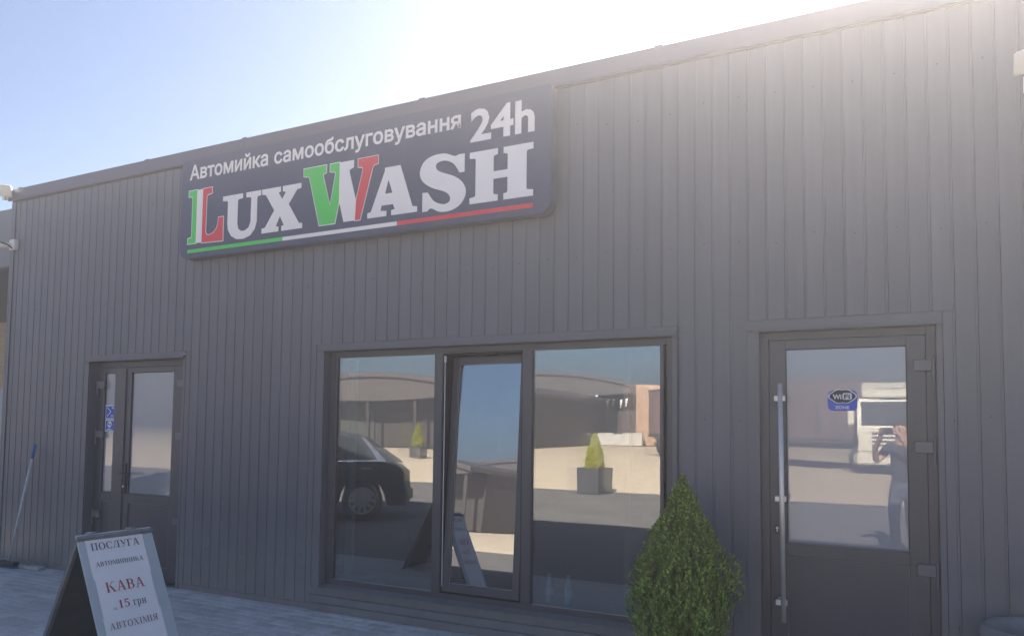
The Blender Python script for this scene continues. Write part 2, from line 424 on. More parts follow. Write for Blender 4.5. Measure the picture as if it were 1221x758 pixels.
# stepped sill boards under the big window
for z0, z1, y in ((.0, .062, -.034), (.064, .128, -.026), (.130, .188, -.018)):
    bm = B(); box(bm, -4.34, -1.22, y, .018, z0, z1); bev(bm, .004); link('sill_board', bm, 'trim', bld)
bm = B(); prism(bm, [(-.040, .190), (-.040, .197), (.10, .210), (.10, .192)], -4.255, -1.264, 'X'); link('sill_flashing', bm, 'trim', bld)

# ---- glazing helper: two sheets, the inner one a touch out of parallel, so reflections double
def pane_pair(parent, x0, x1, z0, z1, y, m1='glass', m2='glass_in', rz=.0095, name='pane'):
    cx, cz = (x0 + x1) / 2, (z0 + z1) / 2; w, h = (x1 - x0) / 2, (z1 - z0) / 2
    for i, (m, r) in enumerate(((m1, 0), (m2, rz))):
        bm = B(); box(bm, -w, w, 0, .004, -h, h); o = link(name, bm, m, parent); o.location = (cx, y + i * .020, cz); o.rotation_euler = (0, 0, r)
def beads(parent, x0, x1, z0, z1, y, side='spacer'):
    bm = B(); frame4(bm, x0 - .006, x1 + .006, z0 - .006, z1 + .006, .009, y - .004, y); link('gasket', bm, 'gasket', parent)
    bm = B(); box(bm, x0, x1, y - .006, y - .0005, z0 - .002, z0 + .010); link('glazing_bead', bm, side, parent)

# ---- the big window: fixed light, tilted sash, fixed light
win = bpy.data.objects.new('window', None); col.objects.link(win); win.parent = bld; win['label'] = 'wide three-light window with its middle sash tilted open'
FY0, FY1 = .075, .15
gy = .094
bm = B(); frame4(bm, -4.257, -1.262, .196, 2.168, .058, FY0, FY1, wt=.046, wb=.052); bev(bm, .002); link('frame', bm, 'frame', win)
for a, b in ((-3.192, -3.116), (-2.412, -2.334)):
    bm = B(); box(bm, a, b, FY0 - .004, FY1, .2485, 2.1215); bev(bm, .003); link('mullion', bm, 'frame', win)
for a, b in ((-4.176, -3.194), (-2.332, -1.365)):
    bm = B(); frame4(bm, a - .022, b + .022, .226, 2.142, .024, FY0 + .006, gy + .03); link('glazing_frame', bm, 'frame', win)
    pane_pair(win, a, b, .243, 2.128, gy); beads(win, a, b, .243, 2.128, gy)
# sash, hinged at the bottom and tipped into the room
sash = bpy.data.objects.new('sash', None); col.objects.link(sash); sash.parent = win
sash.location = (0, .108, .262); sash.rotation_euler = (-rad(4.0), 0, 0)
bm = B(); frame4(bm, -3.098, -2.430, 0, 1.842, .058, -.03, .03, wt=.062, wb=.066); bev(bm, .003)
f = link('sash_frame', bm, 'frame', win); f.location = sash.location; f.rotation_euler = sash.rotation_euler
for y, m_ in ((-.010, 'glass_sash'),):
    bm = B(); box(bm, -3.044, -2.484, y, y + .004, .062, 1.784); p = link('pane', bm, m_, win); p.location = sash.location; p.rotation_euler = sash.rotation_euler
bm = B(); frame4(bm, -3.046, -2.482, .060, 1.786, .008, -.016, -.0115); g = link('gasket', bm, 'spacer', win); g.location = sash.location; g.rotation_euler = sash.rotation_euler
bpy.data.objects.remove(sash)
bm = B(); frame4(bm, -3.116, -2.412, .2485, 2.1215, .012, FY0 + .012, FY1 + .01); link('rebate', bm, 'gasket', win)
bm = B(); box(bm, -3.102, -3.096, FY0 + .006, FY0 + .012, .30, 2.085); box(bm, -3.106, -3.090, FY0 + .002, FY0 + .014, 2.05, 2.10); link('sash_gear', bm, 'lampwhite', win)
bm = B(); box(bm, -4.235, -4.16, .30, .34, .25, 2.12); 
o = link('blind_edge', bm, 'curtain', bld)
bm = B(); box(bm, -1.70, -1.66, .32, .36, .10, 2.2); link('inner_post', bm, 'room', bld)

# ---- right-hand door
door = bpy.data.objects.new('door', None); col.objects.link(door); door.parent = bld; door['label'] = 'single glazed entrance door with long steel bar handle'
bm = B(); frame4(bm, -.700, .282, .0, 2.168, .050, .045, .13, wb=.03); bev(bm, .002); link('door_frame', bm, 'frame', door)
bm = B(); x0, x1, zt = -.648, .230, 2.116
box(bm, x0, -.548, .05, .12, .035, zt); box(bm, .130, x1, .05, .12, .035, zt); box(bm, -.548, .130, .0505, .1195, 2.056, zt - .0005)
box(bm, -.548, .130, .0505, .1195, .760, .838); box(bm, -.548, .130, .0505, .1195, .0355, .13); bev(bm, .0025); link('door_leaf', bm, 'frame', door)
bm = B(); box(bm, -.546, .128, .062, .10, .131, .758); link('door_panel', bm, 'frame_panel', door)
bm = B(); frame4(bm, -.548, .130, .13, .760, .005, .054, .061); link('panel_bead', bm, 'hinge', door)
pane_pair(door, -.547, .129, .839, 2.055, .066, m1='glass_door', m2='glass_in', rz=.006, name='door_glass'); beads(door, -.547, .129, .839, 2.055, .066, side='hinge')
for z, lab in ((1.935, 0), (1.455, 0), (.745, 0)):
    bm = B(); box(bm, .165, .262, .026, .049, z - .034, z + .034); box(bm, .262, .276, .020, .044, z - .105, z + .055); bev(bm, .004); link('hinge', bm, 'hinge', door)
bm = B(); path(bm, [(-.570, -.062, 1.835), (-.560, -.062, .375)], .0155, n=14); link('bar_handle', bm, 'steel', door, True)
for z in (1.742, 1.122, .492):
    bm = B(); box(bm, -.606, -.540, -.066, -.040, z - .017, z + .017); box(bm, -.606, -.580, -.040, .050, z - .012, z + .012); bev(bm, .003); link('handle_bracket', bm, 'steel', door)
bm = B(); prism(bm, [(-.606 + .017 * cos(t * pi / 8), .925 + .030 * sin(t * pi / 8)) for t in range(16)], .040, .0495); link('lock_plate', bm, 'dark', door)
bm = B(); tube(bm, (-.606, .036, .932), (-.606, .045, .932), .0085, n=12); box(bm, -.610, -.602, .036, .045, .907, .930); link('lock_cylinder', bm, 'steel', door)
# wifi sticker on the glass
def rrect(x0, x1, z0, z1, r, n=5):
    P = []
    for cx, cz, a0 in ((x1 - r, z1 - r, 0), (x0 + r, z1 - r, 90), (x0 + r, z0 + r, 180), (x1 - r, z0 + r, 270)):
        for i in range(n + 1): a = rad(a0 + 90 * i / n); P.append((cx + r * cos(a), cz + r * sin(a)))
    return P
def flat(pts, y, th=.0008):
    bm = B(); prism(bm, pts, y, y + th); return bm
sy = .0645
stk = link('wifi_sticker', flat(rrect(-.304, -.138, 1.668, 1.792, .028), sy, .0012), 'bluefilm', door)
def cloud(s, y):
    cx, cz = -.221, 1.757; P = []
    for i in range(40):
        a = 2 * pi * i / 40; P.append((cx + (.064 + .010 * abs(cos(2.0 * a))) * s * cos(a), cz + (.037 + .006 * abs(cos(3 * a))) * s * sin(a)))
    return flat(P, y)
link('sticker_rim', cloud(1.10, sy - .001), 'stickerwhite', door)
link('sticker_badge', cloud(1.0, sy - .002), 'black', door)
link('sticker_tile', flat(rrect(-.221, -.168, 1.736, 1.777, .010), sy - .003), 'stickerwhite', door)
for s, a, b, z0, z1, m_, y in (('Wi', -.274, -.228, 1.740, 1.770, 'stickerwhite', sy - .0045), ('Fi', -.211, -.180, 1.742, 1.770, 'black', sy - .0045), ('ZONE', -.262, -.184, 1.680, 1.698, 'stickerwhite', sy - .002)):
    bm = textmesh(s, a, b, z0, z1, bold=.035)
    for v in bm.verts: v.co.y += y
    link('sticker_lettering', bm, m_, door, fix=False)

# ---- left-hand double door
dl = bpy.data.objects.new('door', None); col.objects.link(dl); dl.parent = bld; dl['label'] = 'double door of one narrow and one wide glazed leaf'
bm = B(); frame4(bm, -7.392, -5.985, .0, 2.168, .06, .10, .17, wb=.03); bev(bm, .002); link('door_frame', bm, 'frame', dl)
for a, b, ga, gb in ((-7.330, -6.955, -7.262, -7.098), (-6.950, -6.048, -6.842, -6.225)):
    bm = B(); box(bm, a, ga, .094, .16, .035, 2.106); box(bm, gb, b, .094, .16, .035, 2.106)
    for z0, z1 in ((2.052, 2.105), (.740, .828), (.036, .13)): box(bm, ga, gb, .0945, .1595, z0, z1)
    bev(bm, .0025); link('door_leaf', bm, 'frame', dl)
    bm = B(); box(bm, ga + .002, gb - .002, .108, .15, .131, .739); link('door_panel', bm, 'frame_panel', dl)
    bm = B(); frame4(bm, ga, gb, .13, .740, .007, .098, .107); link('panel_bead', bm, 'hinge', dl)
    pane_pair(dl, ga + .001, gb - .001, .829, 2.051, .112, m1='glass_door', rz=-.006, name='door_glass'); beads(dl, ga + .001, gb - .001, .829, 2.051, .112, side='hinge')
bm = B(); box(bm, -6.960, -6.915, .080, .0935, .055, 2.09); bev(bm, .003); link('cover_strip', bm, 'frame', dl)
for x in (-7.345, -6.052):
    for z in (1.93, 1.42, .60):
        s_ = 1 if x < -7 else -1
        bm = B(); box(bm, min(x, x + s_ * .10), max(x, x + s_ * .10), .072, .0935, z - .035, z + .035); box(bm, x - .012, x + .004, .066, .09, z - .105, z + .05); bev(bm, .003); link('hinge', bm, 'hinge', dl)
bm = B(); box(bm, -6.905, -6.865, .082, .0935, .83, 1.13); tube(bm, (-6.885, .09, 1.03), (-6.885, .03, 1.03), .011); tube(bm, (-6.892, .034, 1.03), (-6.74, .034, 1.025), .011)
link('door_handle', bm, 'dark', dl)
bm = B(); tube(bm, (-6.885, .070, .90), (-6.885, .083, .90), .010, n=12); link('lock_cylinder', bm, 'steel', dl)
# two blue notices on the narrow glass
y = .1085
def notice(z0, z1):
    link('notice', flat([(-7.252, z0), (-7.108, z0), (-7.108, z1), (-7.252, z1)], y, .0015), 'stickerwhite', dl)
    link('notice_print', flat([(-7.242, z0 + .01), (-7.118, z0 + .01), (-7.118, z1 - .01), (-7.242, z1 - .01)], y - .001), 'bluefilm', dl)
notice(1.578, 1.722); notice(1.452, 1.570)
bm = B()
for a, b, c, d in ((-7.225, 1.70, -7.165, 1.655), (-7.165, 1.655, -7.225, 1.605)):
    v = Vector((c - a, d - b)).normalized(); nn = Vector((-v.y, v.x)) * .004
    prism(bm, [(a + nn.x, b + nn.y), (c + nn.x, d + nn.y), (c - nn.x, d - nn.y), (a - nn.x, b - nn.y)], y - .002, y - .0012)
for i in range(3): prism(bm, [(-7.165, 1.600 + i * .009), (-7.126, 1.600 + i * .009), (-7.126, 1.604 + i * .009), (-7.165, 1.604 + i * .009)], y - .002, y - .0012)
prism(bm, [(-7.150, 1.685), (-7.126, 1.685), (-7.126, 1.70), (-7.150, 1.70)], y - .002, y - .0012)
link('notice_mark', bm, 'stickerwhite', dl)
bm = B(); prism(bm, [(-7.180 + .036 * cos(i * pi / 8), 1.524 + .032 * sin(i * pi / 8)) for i in range(16)], y - .002, y - .0012); prism(bm, [(-7.215, 1.468), (-7.150, 1.468), (-7.150, 1.480), (-7.215, 1.480)], y - .002, y - .0012)
link('notice_mark', bm, 'stickerwhite', dl)
bm = B(); prism(bm, [(-7.195 + .012 * cos(i * pi / 6), 1.528 + .012 * sin(i * pi / 6)) for i in range(12)], y - .003, y - .0022); prism(bm, [(-7.178, 1.512), (-7.152, 1.516), (-7.156, 1.530), (-7.178, 1.524)], y - .003, y - .0022)
link('notice_mark', bm, 'bluefilm', dl)

# ---- the room behind the glass
bm = B(); box(bm, -8.6, 5.0, .251, 5.2, .06, .10); link('room_floor', bm, 'roomfloor', bld)
bm = B(); box(bm, -8.6, 5.0, 5.0, 5.19, .101, 2.7); box(bm, -5.3, -5.2, .252, 4.99, .101, 2.7); box(bm, -1.05, -.95, .252, 4.99, .101, 2.7); box(bm, -8.6, 5.0, .252, 5.19, 2.701, 2.8); link('room_wall', bm, 'room', bld)
bm = B(); box(bm, -4.25, -1.27, .152, .52, .101, .2455); bev(bm, .004); link('inner_sill', bm, 'room', bld)

# ------------------------------------------------------------------ signboard
SY = -.12
sg = thing('signboard', 'long blue grey car wash signboard with raised white, green and red lettering', 'signboard')
def corner_rect(x0, x1, z0, z1, rt, rb, n=8):
    P = []
    for cx, cz, r, a0 in ((x1 - rt, z1 - rt, rt, 0), (x0 + rt, z1 - rt, rt, 90), (x0 + rb, z0 + rb, rb, 180), (x1 - rb, z0 + rb, rb, 270)):
        for i in range(n + 1): a = rad(a0 + 90 * i / n); P.append((cx + r * cos(a), cz + r * sin(a)))
    return P
bm = B(); prism(bm, corner_rect(-5.944, -2.106, 3.088, 4.030, .03, .10), SY, SY + .004); link('face_panel', bm, 'sign', sg)
bm = B(); prism(bm, corner_rect(-5.946, -2.104, 3.086, 4.032, .032, .102), SY + .0045, -.03); link('side_casing', bm, 'sign_edge', sg)
bm = B()
for x in (-5.6, -4.6, -3.5, -2.45):
    box(bm, x - .02, x + .02, -.029, -.001, 3.12, 4.0)
link('mounting_rail', bm, 'trim', sg)
bm = B()
for x in (-4.665, -3.385): box(bm, x - .0008, x + .0008, SY - .0006, SY + .001, 3.10, 4.02)
link('panel_seam', bm, 'sign_edge', sg)
def letter(pts, m_, y=SY, th=.0024, name='letter', outline=0):
    if outline:
        bm = B(); prism(bm, grow(pts, outline), y - th * .5, y - .0003); link('letter_outline', bm, 'white', sg)
        bm = B(); prism(bm, pts, y - th, y - th * .5 - .0002)
    else: bm = B(); prism(bm, pts, y - th, y - .0003)
    return link(name, bm, m_, sg)
# big L in three colours
Lg = [(-5.838, 3.730), (-5.728, 3.730), (-5.728, 3.226), (-5.836, 3.226), (-5.836, 3.276), (-5.790, 3.282), (-5.786, 3.300), (-5.786, 3.655), (-5.790, 3.672), (-5.838, 3.678)]
Lw = [(-5.727, 3.730), (-5.652, 3.730), (-5.652, 3.224), (-5.727, 3.226)]
Lr = [(-5.651, 3.730), (-5.534, 3.730), (-5.534, 3.676), (-5.590, 3.668), (-5.602, 3.650), (-5.604, 3.320), (-5.590, 3.290), (-5.555, 3.284), (-5.500, 3.300), (-5.460, 3.340), (-5.445, 3.385), (-5.440, 3.436), (-5.379, 3.436), (-5.378, 3.214), (-5.651, 3.222)]
letter(Lg, 'green', outline=.007); letter(Lr, 'red', outline=.007); letter(Lw, 'white', th=.0034)
U_ = [(-5.390, 3.622), (-5.140, 3.622), (-5.140, 3.578), (-5.192, 3.572), (-5.200, 3.560), (-5.200, 3.345), (-5.185, 3.300), (-5.150, 3.278), (-5.105, 3.278), (-5.060, 3.300), (-5.038, 3.350), (-5.036, 3.560), (-5.046, 3.574), (-5.099, 3.578), (-5.099, 3.622), (-4.919, 3.622), (-4.919, 3.576), (-4.955, 3.572), (-4.963, 3.560), (-4.963, 3.345), (-4.985, 3.280), (-5.040, 3.225), (-5.120, 3.203), (-5.205, 3.208), (-5.275, 3.245), (-5.315, 3.305), (-5.325, 3.360), (-5.325, 3.560), (-5.335, 3.574), (-5.390, 3.578)]
letter(U_, 'white')
X_ = [(-4.907, 3.622), (-4.686, 3.622), (-4.686, 3.576), (-4.712, 3.570), (-4.668, 3.508), (-4.628, 3.566), (-4.664, 3.576), (-4.664, 3.622), (-4.453, 3.622), (-4.453, 3.578), (-4.500, 3.572), (-4.592, 3.455), (-4.472, 3.276), (-4.433, 3.270), (-4.433, 3.226), (-4.670, 3.226), (-4.670, 3.268), (-4.642, 3.274), (-4.690, 3.360), (-4.735, 3.274), (-4.703, 3.268), (-4.703, 3.226), (-4.902, 3.226), (-4.902, 3.270), (-4.862, 3.276), (-4.758, 3.418), (-4.862, 3.568), (-4.905, 3.576)]
letter(X_, 'white')
Vg = [(-4.428, 3.737), (-4.182, 3.737), (-4.182, 3.674), (-4.215, 3.662), (-4.216, 3.648), (-4.134, 3.380), (-4.080, 3.648), (-4.085, 3.664), (-4.139, 3.674), (-4.139, 3.737), (-4.040, 3.737), (-4.040, 3.400), (-4.078, 3.226), (-4.245, 3.226), (-4.362, 3.650), (-4.376, 3.664), (-4.426, 3.672)]
letter(Vg, 'green', outline=.007)
Vw = [(-4.031, 3.737), (-3.890, 3.737), (-3.890, 3.674), (-3.930, 3.662), (-3.934, 3.645), (-3.862, 3.398), (-3.868, 3.226), (-3.985, 3.226), (-4.031, 3.385)]
letter(Vw, 'white', th=.0034)
Vr = [(-3.845, 3.737), (-3.645, 3.737), (-3.645, 3.672), (-3.686, 3.664), (-3.697, 3.650), (-3.815, 3.226), (-3.866, 3.226), (-3.859, 3.398), (-3.795, 3.640), (-3.798, 3.660), (-3.845, 3.670)]
letter(Vr, 'red', outline=.006)
# A: left and right halves meet at the apex and along the crossbar, leaving the counter open
Aa = [(-3.741, 3.226), (-3.551, 3.226), (-3.551, 3.268), (-3.610, 3.274), (-3.600, 3.316), (-3.5435, 3.316), (-3.5435, 3.409), (-3.567, 3.409), (-3.5435, 3.500), (-3.5435, 3.624), (-3.573, 3.624), (-3.573, 3.600), (-3.582, 3.576), (-3.706, 3.276), (-3.741, 3.268)]
Ab = [(-3.543, 3.316), (-3.488, 3.316), (-3.470, 3.274), (-3.504, 3.268), (-3.504, 3.226), (-3.255, 3.226), (-3.255, 3.268), (-3.300, 3.276), (-3.422, 3.624), (-3.543, 3.624), (-3.543, 3.500), (-3.535, 3.520), (-3.495, 3.409), (-3.543, 3.409)]
bm = B(); prism(bm, Aa, SY - .003, SY - .0003); prism(bm, Ab, SY - .003, SY - .0003); link('letter', bm, 'white', sg)
Sp = [(-2.829, 3.626, 0), (-2.829, 3.484, 0), (-2.873, 3.484, 0), (-2.925, 3.558, 1), (-3.000, 3.596, 1), (-3.070, 3.590, 1), (-3.088, 3.560, 1), (-3.055, 3.518, 1), (-2.920, 3.462, 1), (-2.842, 3.400, 1), (-2.815, 3.325, 1), (-2.850, 3.248, 1), (-2.930, 3.202, 1), (-3.040, 3.198, 1), (-3.127, 3.236, 1), (-3.160, 3.216, 0), (-3.208, 3.216, 0), (-3.208, 3.368, 0), (-3.160, 3.366, 0), (-3.100, 3.290, 1), (-3.020, 3.256, 1), (-2.965, 3.266, 1), (-2.955, 3.305, 1), (-3.000, 3.350, 1), (-3.130, 3.402, 1), (-3.215, 3.468, 1), (-3.235, 3.540, 1), (-3.200, 3.612, 1), (-3.120, 3.651, 1), (-3.010, 3.654, 1), (-2.920, 3.620, 1), (-2.882, 3.628, 0)]
letter(crom([(a, b) for a, b, c in Sp], [c for a, b, c in Sp], 4), 'white')
H_ = [(-2.785, 3.622), (-2.543, 3.622), (-2.543, 3.576), (-2.572, 3.570), (-2.578, 3.560), (-2.578, 3.450), (-2.460, 3.450), (-2.460, 3.560), (-2.466, 3.570), (-2.495, 3.576), (-2.495, 3.622), (-2.250, 3.622), (-2.250, 3.574), (-2.296, 3.570), (-2.304, 3.560), (-2.304, 3.286), (-2.296, 3.276), (-2.250, 3.270), (-2.250, 3.224), (-2.493, 3.224), (-2.493, 3.270), (-2.466, 3.276), (-2.460, 3.286), (-2.460, 3.392), (-2.578, 3.392), (-2.578, 3.286), (-2.572, 3.276), (-2.540, 3.270), (-2.540, 3.224), (-2.782, 3.224), (-2.782, 3.270), (-2.740, 3.276), (-2.732, 3.286), (-2.732, 3.560), (-2.740, 3.570), (-2.785, 3.576)]
letter(H_, 'white')
for a, b, m_ in ((-5.834, -5.232 + .58, 'green'), (-4.651, -3.446, 'white'), (-3.445, -2.250, 'red')):
    bm = B(); box(bm, a, b, SY - .003, SY - .0003, 3.137, 3.170); link('stripe', bm, m_, sg)
def line(s, x0, x1, z0, z1, bold, base=None):
    bm = textmesh(s, x0, x1, z0, z1, bold, base)
    for v in bm.verts: v.co.y += SY - .0016
    for f in bm.faces:
        f.normal_update()
        if f.normal.y > 0: f.normal_flip()
    link('lettering', bm, 'white', sg, fix=False)
line('Автомийка', -5.832, -4.852, 3.838, 3.972, .026)
line('самообслуговування', -4.772, -2.872, 3.836, 3.965, .026)
line('24h', -2.772, -2.252, 3.710, 3.955, .030)

# ------------------------------------------------------------------ serif lettering for the A-board papers
def ser_ring(cx, cy, rx, ry, tk, tn, a0=0, a1=360, n=20):
    out = []
    for i in range(n):
        p = [rad(a0 + (a1 - a0) * (i + j) / n) for j in (0, 1)]
        out.append([(cx + rx * cos(p[0]), cy + ry * sin(p[0])), (cx + rx * cos(p[1]), cy + ry * sin(p[1])),
                    (cx + (rx - tk) * cos(p[1]), cy + (ry - tn) * sin(p[1])), (cx + (rx - tk) * cos(p[0]), cy + (ry - tn) * sin(p[0]))])
    return out
def R4(x0, x1, y0, y1): return [[(x0, y0), (x1, y0), (x1, y1), (x0, y1)]]
def stem(x, y0=0, y1=1, w=.15, s=.085, st=.045, top=True, bot=True):
    o = R4(x, x + w, y0, y1)
    if bot: o += R4(x - s, x + w + s, y0, y0 + st)
    if top: o += R4(x - s, x + w + s, y1 - st, y1)
    return o
def diag(xa, ya, xb, yb, w): return [[(xa, ya), (xa + w, ya), (xb + w, yb), (xb, yb)]]
def GL(ch):
    if ch == 'П': return stem(.1) + stem(.60) + R4(.02, .84, .945, 1), .86
    if ch == 'О': return ser_ring(.42, .5, .40, .52, .16, .05), .86
    if ch == 'С': return ser_ring(.42, .5, .40, .52, .16, .05, 45, 320) + R4(.69, .73, .68, 1.0), .80
    if ch == 'Л': return stem(.58) + diag(.10, .05, .32, .95, .06) + R4(-.02, .22, 0, .05) + R4(.22, .82, .945, 1), .85
    if ch == 'У': return diag(.10, .96, .36, .36, .15) + diag(.66, .96, .34, .05, .06) + R4(.0, .34, .955, 1) + R4(.56, .82, .955, 1) + R4(.18, .40, .0, .07), .80
    if ch == 'Г': return stem(.1) + R4(.1, .66, .945, 1) + R4(.62, .66, .72, 1), .68
    if ch == 'А': return diag(.36, 1.0, .62, .03, .15) + diag(.38, 1.0, .10, .03, .055) + R4(.0, .26, 0, .045) + R4(.52, .88, 0, .045) + R4(.22, .62, .32, .37), .88
    if ch == 'В': return stem(.1) + ser_ring(.36, .735, .30, .265, .15, .05, -90, 90, 12) + ser_ring(.36, .265, .35, .265, .15, .05, -90, 90, 12) + R4(.2, .37, .95, 1) + R4(.2, .37, .47, .53) + R4(.2, .37, 0, .05), .76
    if ch == 'Т': return stem(.32, top=False) + R4(.04, .76, .945, 1) + R4(.04, .08, .72, 1) + R4(.72, .76, .72, 1), .80
    if ch == 'М': return stem(.12, w=.05) + stem(.82) + diag(.13, 1, .46, .05, .15) + diag(.84, 1, .52, .05, .05), 1.08
    if ch in 'ИЙ':
        o = stem(.1) + stem(.62) + diag(.22, .12, .60, .88, .06)
        if ch == 'Й': o += ser_ring(.43, 1.22, .17, .16, .05, .06, 190, 350, 8)
        return o, .90
    if ch == 'Н': return stem(.1) + stem(.62) + R4(.2, .7, .47, .53), .90
    if ch == 'К': return stem(.1) + diag(.24, .50, .62, .97, .06) + diag(.36, .60, .66, .03, .16) + R4(.54, .80, .955, 1) + R4(.58, .92, 0, .045), .92
    if ch == 'Х': return diag(.10, .97, .60, .03, .17) + diag(.66, .97, .10, .03, .055) + R4(0, .36, .955, 1) + R4(.56, .82, .955, 1) + R4(0, .26, 0, .045) + R4(.50, .88, 0, .045), .88
    if ch == 'І': return stem(.12), .40
    if ch == 'Я': return stem(.56) + ser_ring(.44, .735, .33, .265, .15, .05, 90, 270, 12) + R4(.42, .6, .95, 1) + R4(.42, .6, .47, .53) + diag(.38, .48, .06, .03, .13) + R4(-.02, .22, 0, .045), .86
    if ch == '1': return stem(.20, top=False, w=.14) + [[(.06, .82), (.22, .92), (.34, 1.0), (.20, .84)]], .52
    if ch == '5': return ser_ring(.25, .33, .27, .33, .13, .06, -150, 130, 16) + R4(.10, .50, .88, 1) + diag(.10, .60, .13, .9, .05), .60
    if ch == 'г': return stem(.08, y1=.66, w=.12) + R4(.08, .44, .61, .66) + R4(.40, .44, .46, .66), .48
    if ch == 'р': return stem(.08, y0=-.28, y1=.66, w=.12) + ser_ring(.28, .32, .26, .35, .13, .05, -130, 130, 14), .60
    if ch == 'н': return stem(.08, y1=.66, w=.12) + stem(.42, y1=.66, w=.12) + R4(.16, .5, .31, .36), .64
    if ch == 'з': return ser_ring(.2, .48, .18, .18, .08, .04, -90, 150, 10) + ser_ring(.2, .18, .2, .19, .08, .04, -150, 90, 10), .45
    if ch == 'а': return ser_ring(.2, .2, .18, .2, .09, .04) + stem(.34, y1=.55, w=.1, top=False) + ser_ring(.24, .5, .16, .15, .06, .05, 0, 160, 8), .52
    return [], .4
def serif_text(s, u0, u1, v, hgt, lean=0.0):
    """polygons in (u, v) with v downwards, baseline at v"""
    polys = []; x = 0; raw = []
    for ch in s:
        g, adv = GL(ch); raw.append((g, x)); x += adv + .06
    k = (u1 - u0) / (x - .06)
    for g, ox in raw:
        for q in g: polys.append([(u0 + (a + ox) * k, v - b * hgt + lean * (a + ox) * k) for a, b in q])
    return polys

# ------------------------------------------------------------------ folding A-board
AX, AY, YAW, ZR, SP, WD = -4.2655, -2.1215, 1.5089, .8800, .4403, .4770
ab = thing('sandwich_board', 'folding pavement A-board with white price papers in Ukrainian taped on its front', 'sandwich board', (AX, AY, 0), YAW)
# local frame: x along the ridge, -y towards the front foot
SL = math.hypot(ZR, SP)
def slab(name, side, x0, x1, v0, v1, t0, t1, m_, bevel=.002):
    """box on the leaning leaf: x along ridge, v down the slope, t out of the face"""
    s = -1 if side == 'front' else 1
    bm = B(); box(bm, x0, x1, v0, v1, t0, t1)
    if bevel: bev(bm, bevel)
    for q in bm.verts:
        x, v, t = q.co; q.co = Vector((x, s * (v * SP / SL + t * ZR / SL), ZR - v * ZR / SL + t * SP / SL))
    return link(name, bm, m_, ab)
slab('front_panel', 'front', 0, WD, 0, SL, -.014, 0, 'boardface')
slab('back_panel', 'back', .006, WD - .006, .006, SL, -.010, 0, 'boardwood')
for a, b in ((0, .024), (WD - .024, WD)): slab('back_rail', 'back', a, b, .0, SL, -.034, -.0105, 'boardedge')
slab('back_rail', 'back', .025, WD - .025, .0, .03, -.034, -.0105, 'boardedge')
for u in (.09, .34):
    bm = B(); tube(bm, (u - .03, 0, ZR + .004), (u + .03, 0, ZR + .004), .007, n=8); link('hinge', bm, 'spacer', ab)
def on_front(u, v, t): return Vector((u, -(v * SP / SL + t * ZR / SL), ZR - v * ZR / SL + t * SP / SL))
def front_polys(name, polys, t, m_):
    bm = B()
    for q in polys: bm.faces.new([bm.verts.new(on_front(u, v, t)) for u, v in q])
    bmesh.ops.recalc_face_normals(bm, faces=bm.faces)
    nrm = Vector((0, -ZR, SP))
    for f in bm.faces:
        f.normal_update()
        if f.normal.dot(nrm) < 0: f.normal_flip()
    return link(name, bm, m_, ab, fix=False)
def sheet(u0, u1, v0, v1, t):
    bm = B(); n = 6; rows = []
    for j in range(n + 1):
        rows.append([bm.verts.new(on_front(u0 + (u1 - u0) * i / n, v0 + (v1 - v0) * j / n, t + .0012 * sin(i * 1.3 + j * .9 + u0 * 9) * (.2 + .8 * (i in (0, n) or j in (0, n))))) for i in range(n + 1)])
    for j in range(n):
        for i in range(n): f = bm.faces.new((rows[j][i], rows[j][i + 1], rows[j + 1][i + 1], rows[j + 1][i])); f.smooth = True
    return link('paper', bm, 'paper', ab)
sheet(.040, .404, .042, .285, .003); sheet(.046, .398, .280, .520, .0036); sheet(.040, .404, .515, .775, .003); sheet(.050, .400, .770, .985, .0036)
front_polys('lettering', serif_text('ПОСЛУГА', .066, .374, .108, .044), .0062, 'ink')
front_polys('lettering', serif_text('АВТОМИЙНИКА', .072, .372, .209, .027), .0062, 'ink')
front_polys('lettering', serif_text('КАВА', .098, .340, .373, .061), .0068, 'redink')
front_polys('lettering', serif_text('за', .108, .134, .480, .018), .0068, 'tanink')
front_polys('lettering', serif_text('15', .148, .222, .477, .048), .0068, 'redink')
front_polys('lettering', serif_text('грн', .240, .324, .477, .048), .0068, 'ink')
front_polys('lettering', serif_text('АВТОХІМІЯ', .068, .372, .592, .038), .0062, 'tanink')
for u, v in ((.05, .03), (.14, .008), (.24, .008), (.33, .008), (.40, .02)): slab('tape', 'front', u - .012, u + .012, v, v + .02, .0005, .0022, 'clip', 0)
bm = B(); path(bm, [(.10, -.36, .20), (.10, 0, .17), (.10, .36, .20)], .004, n=6); link('stay_cord', bm, 'cable', ab)

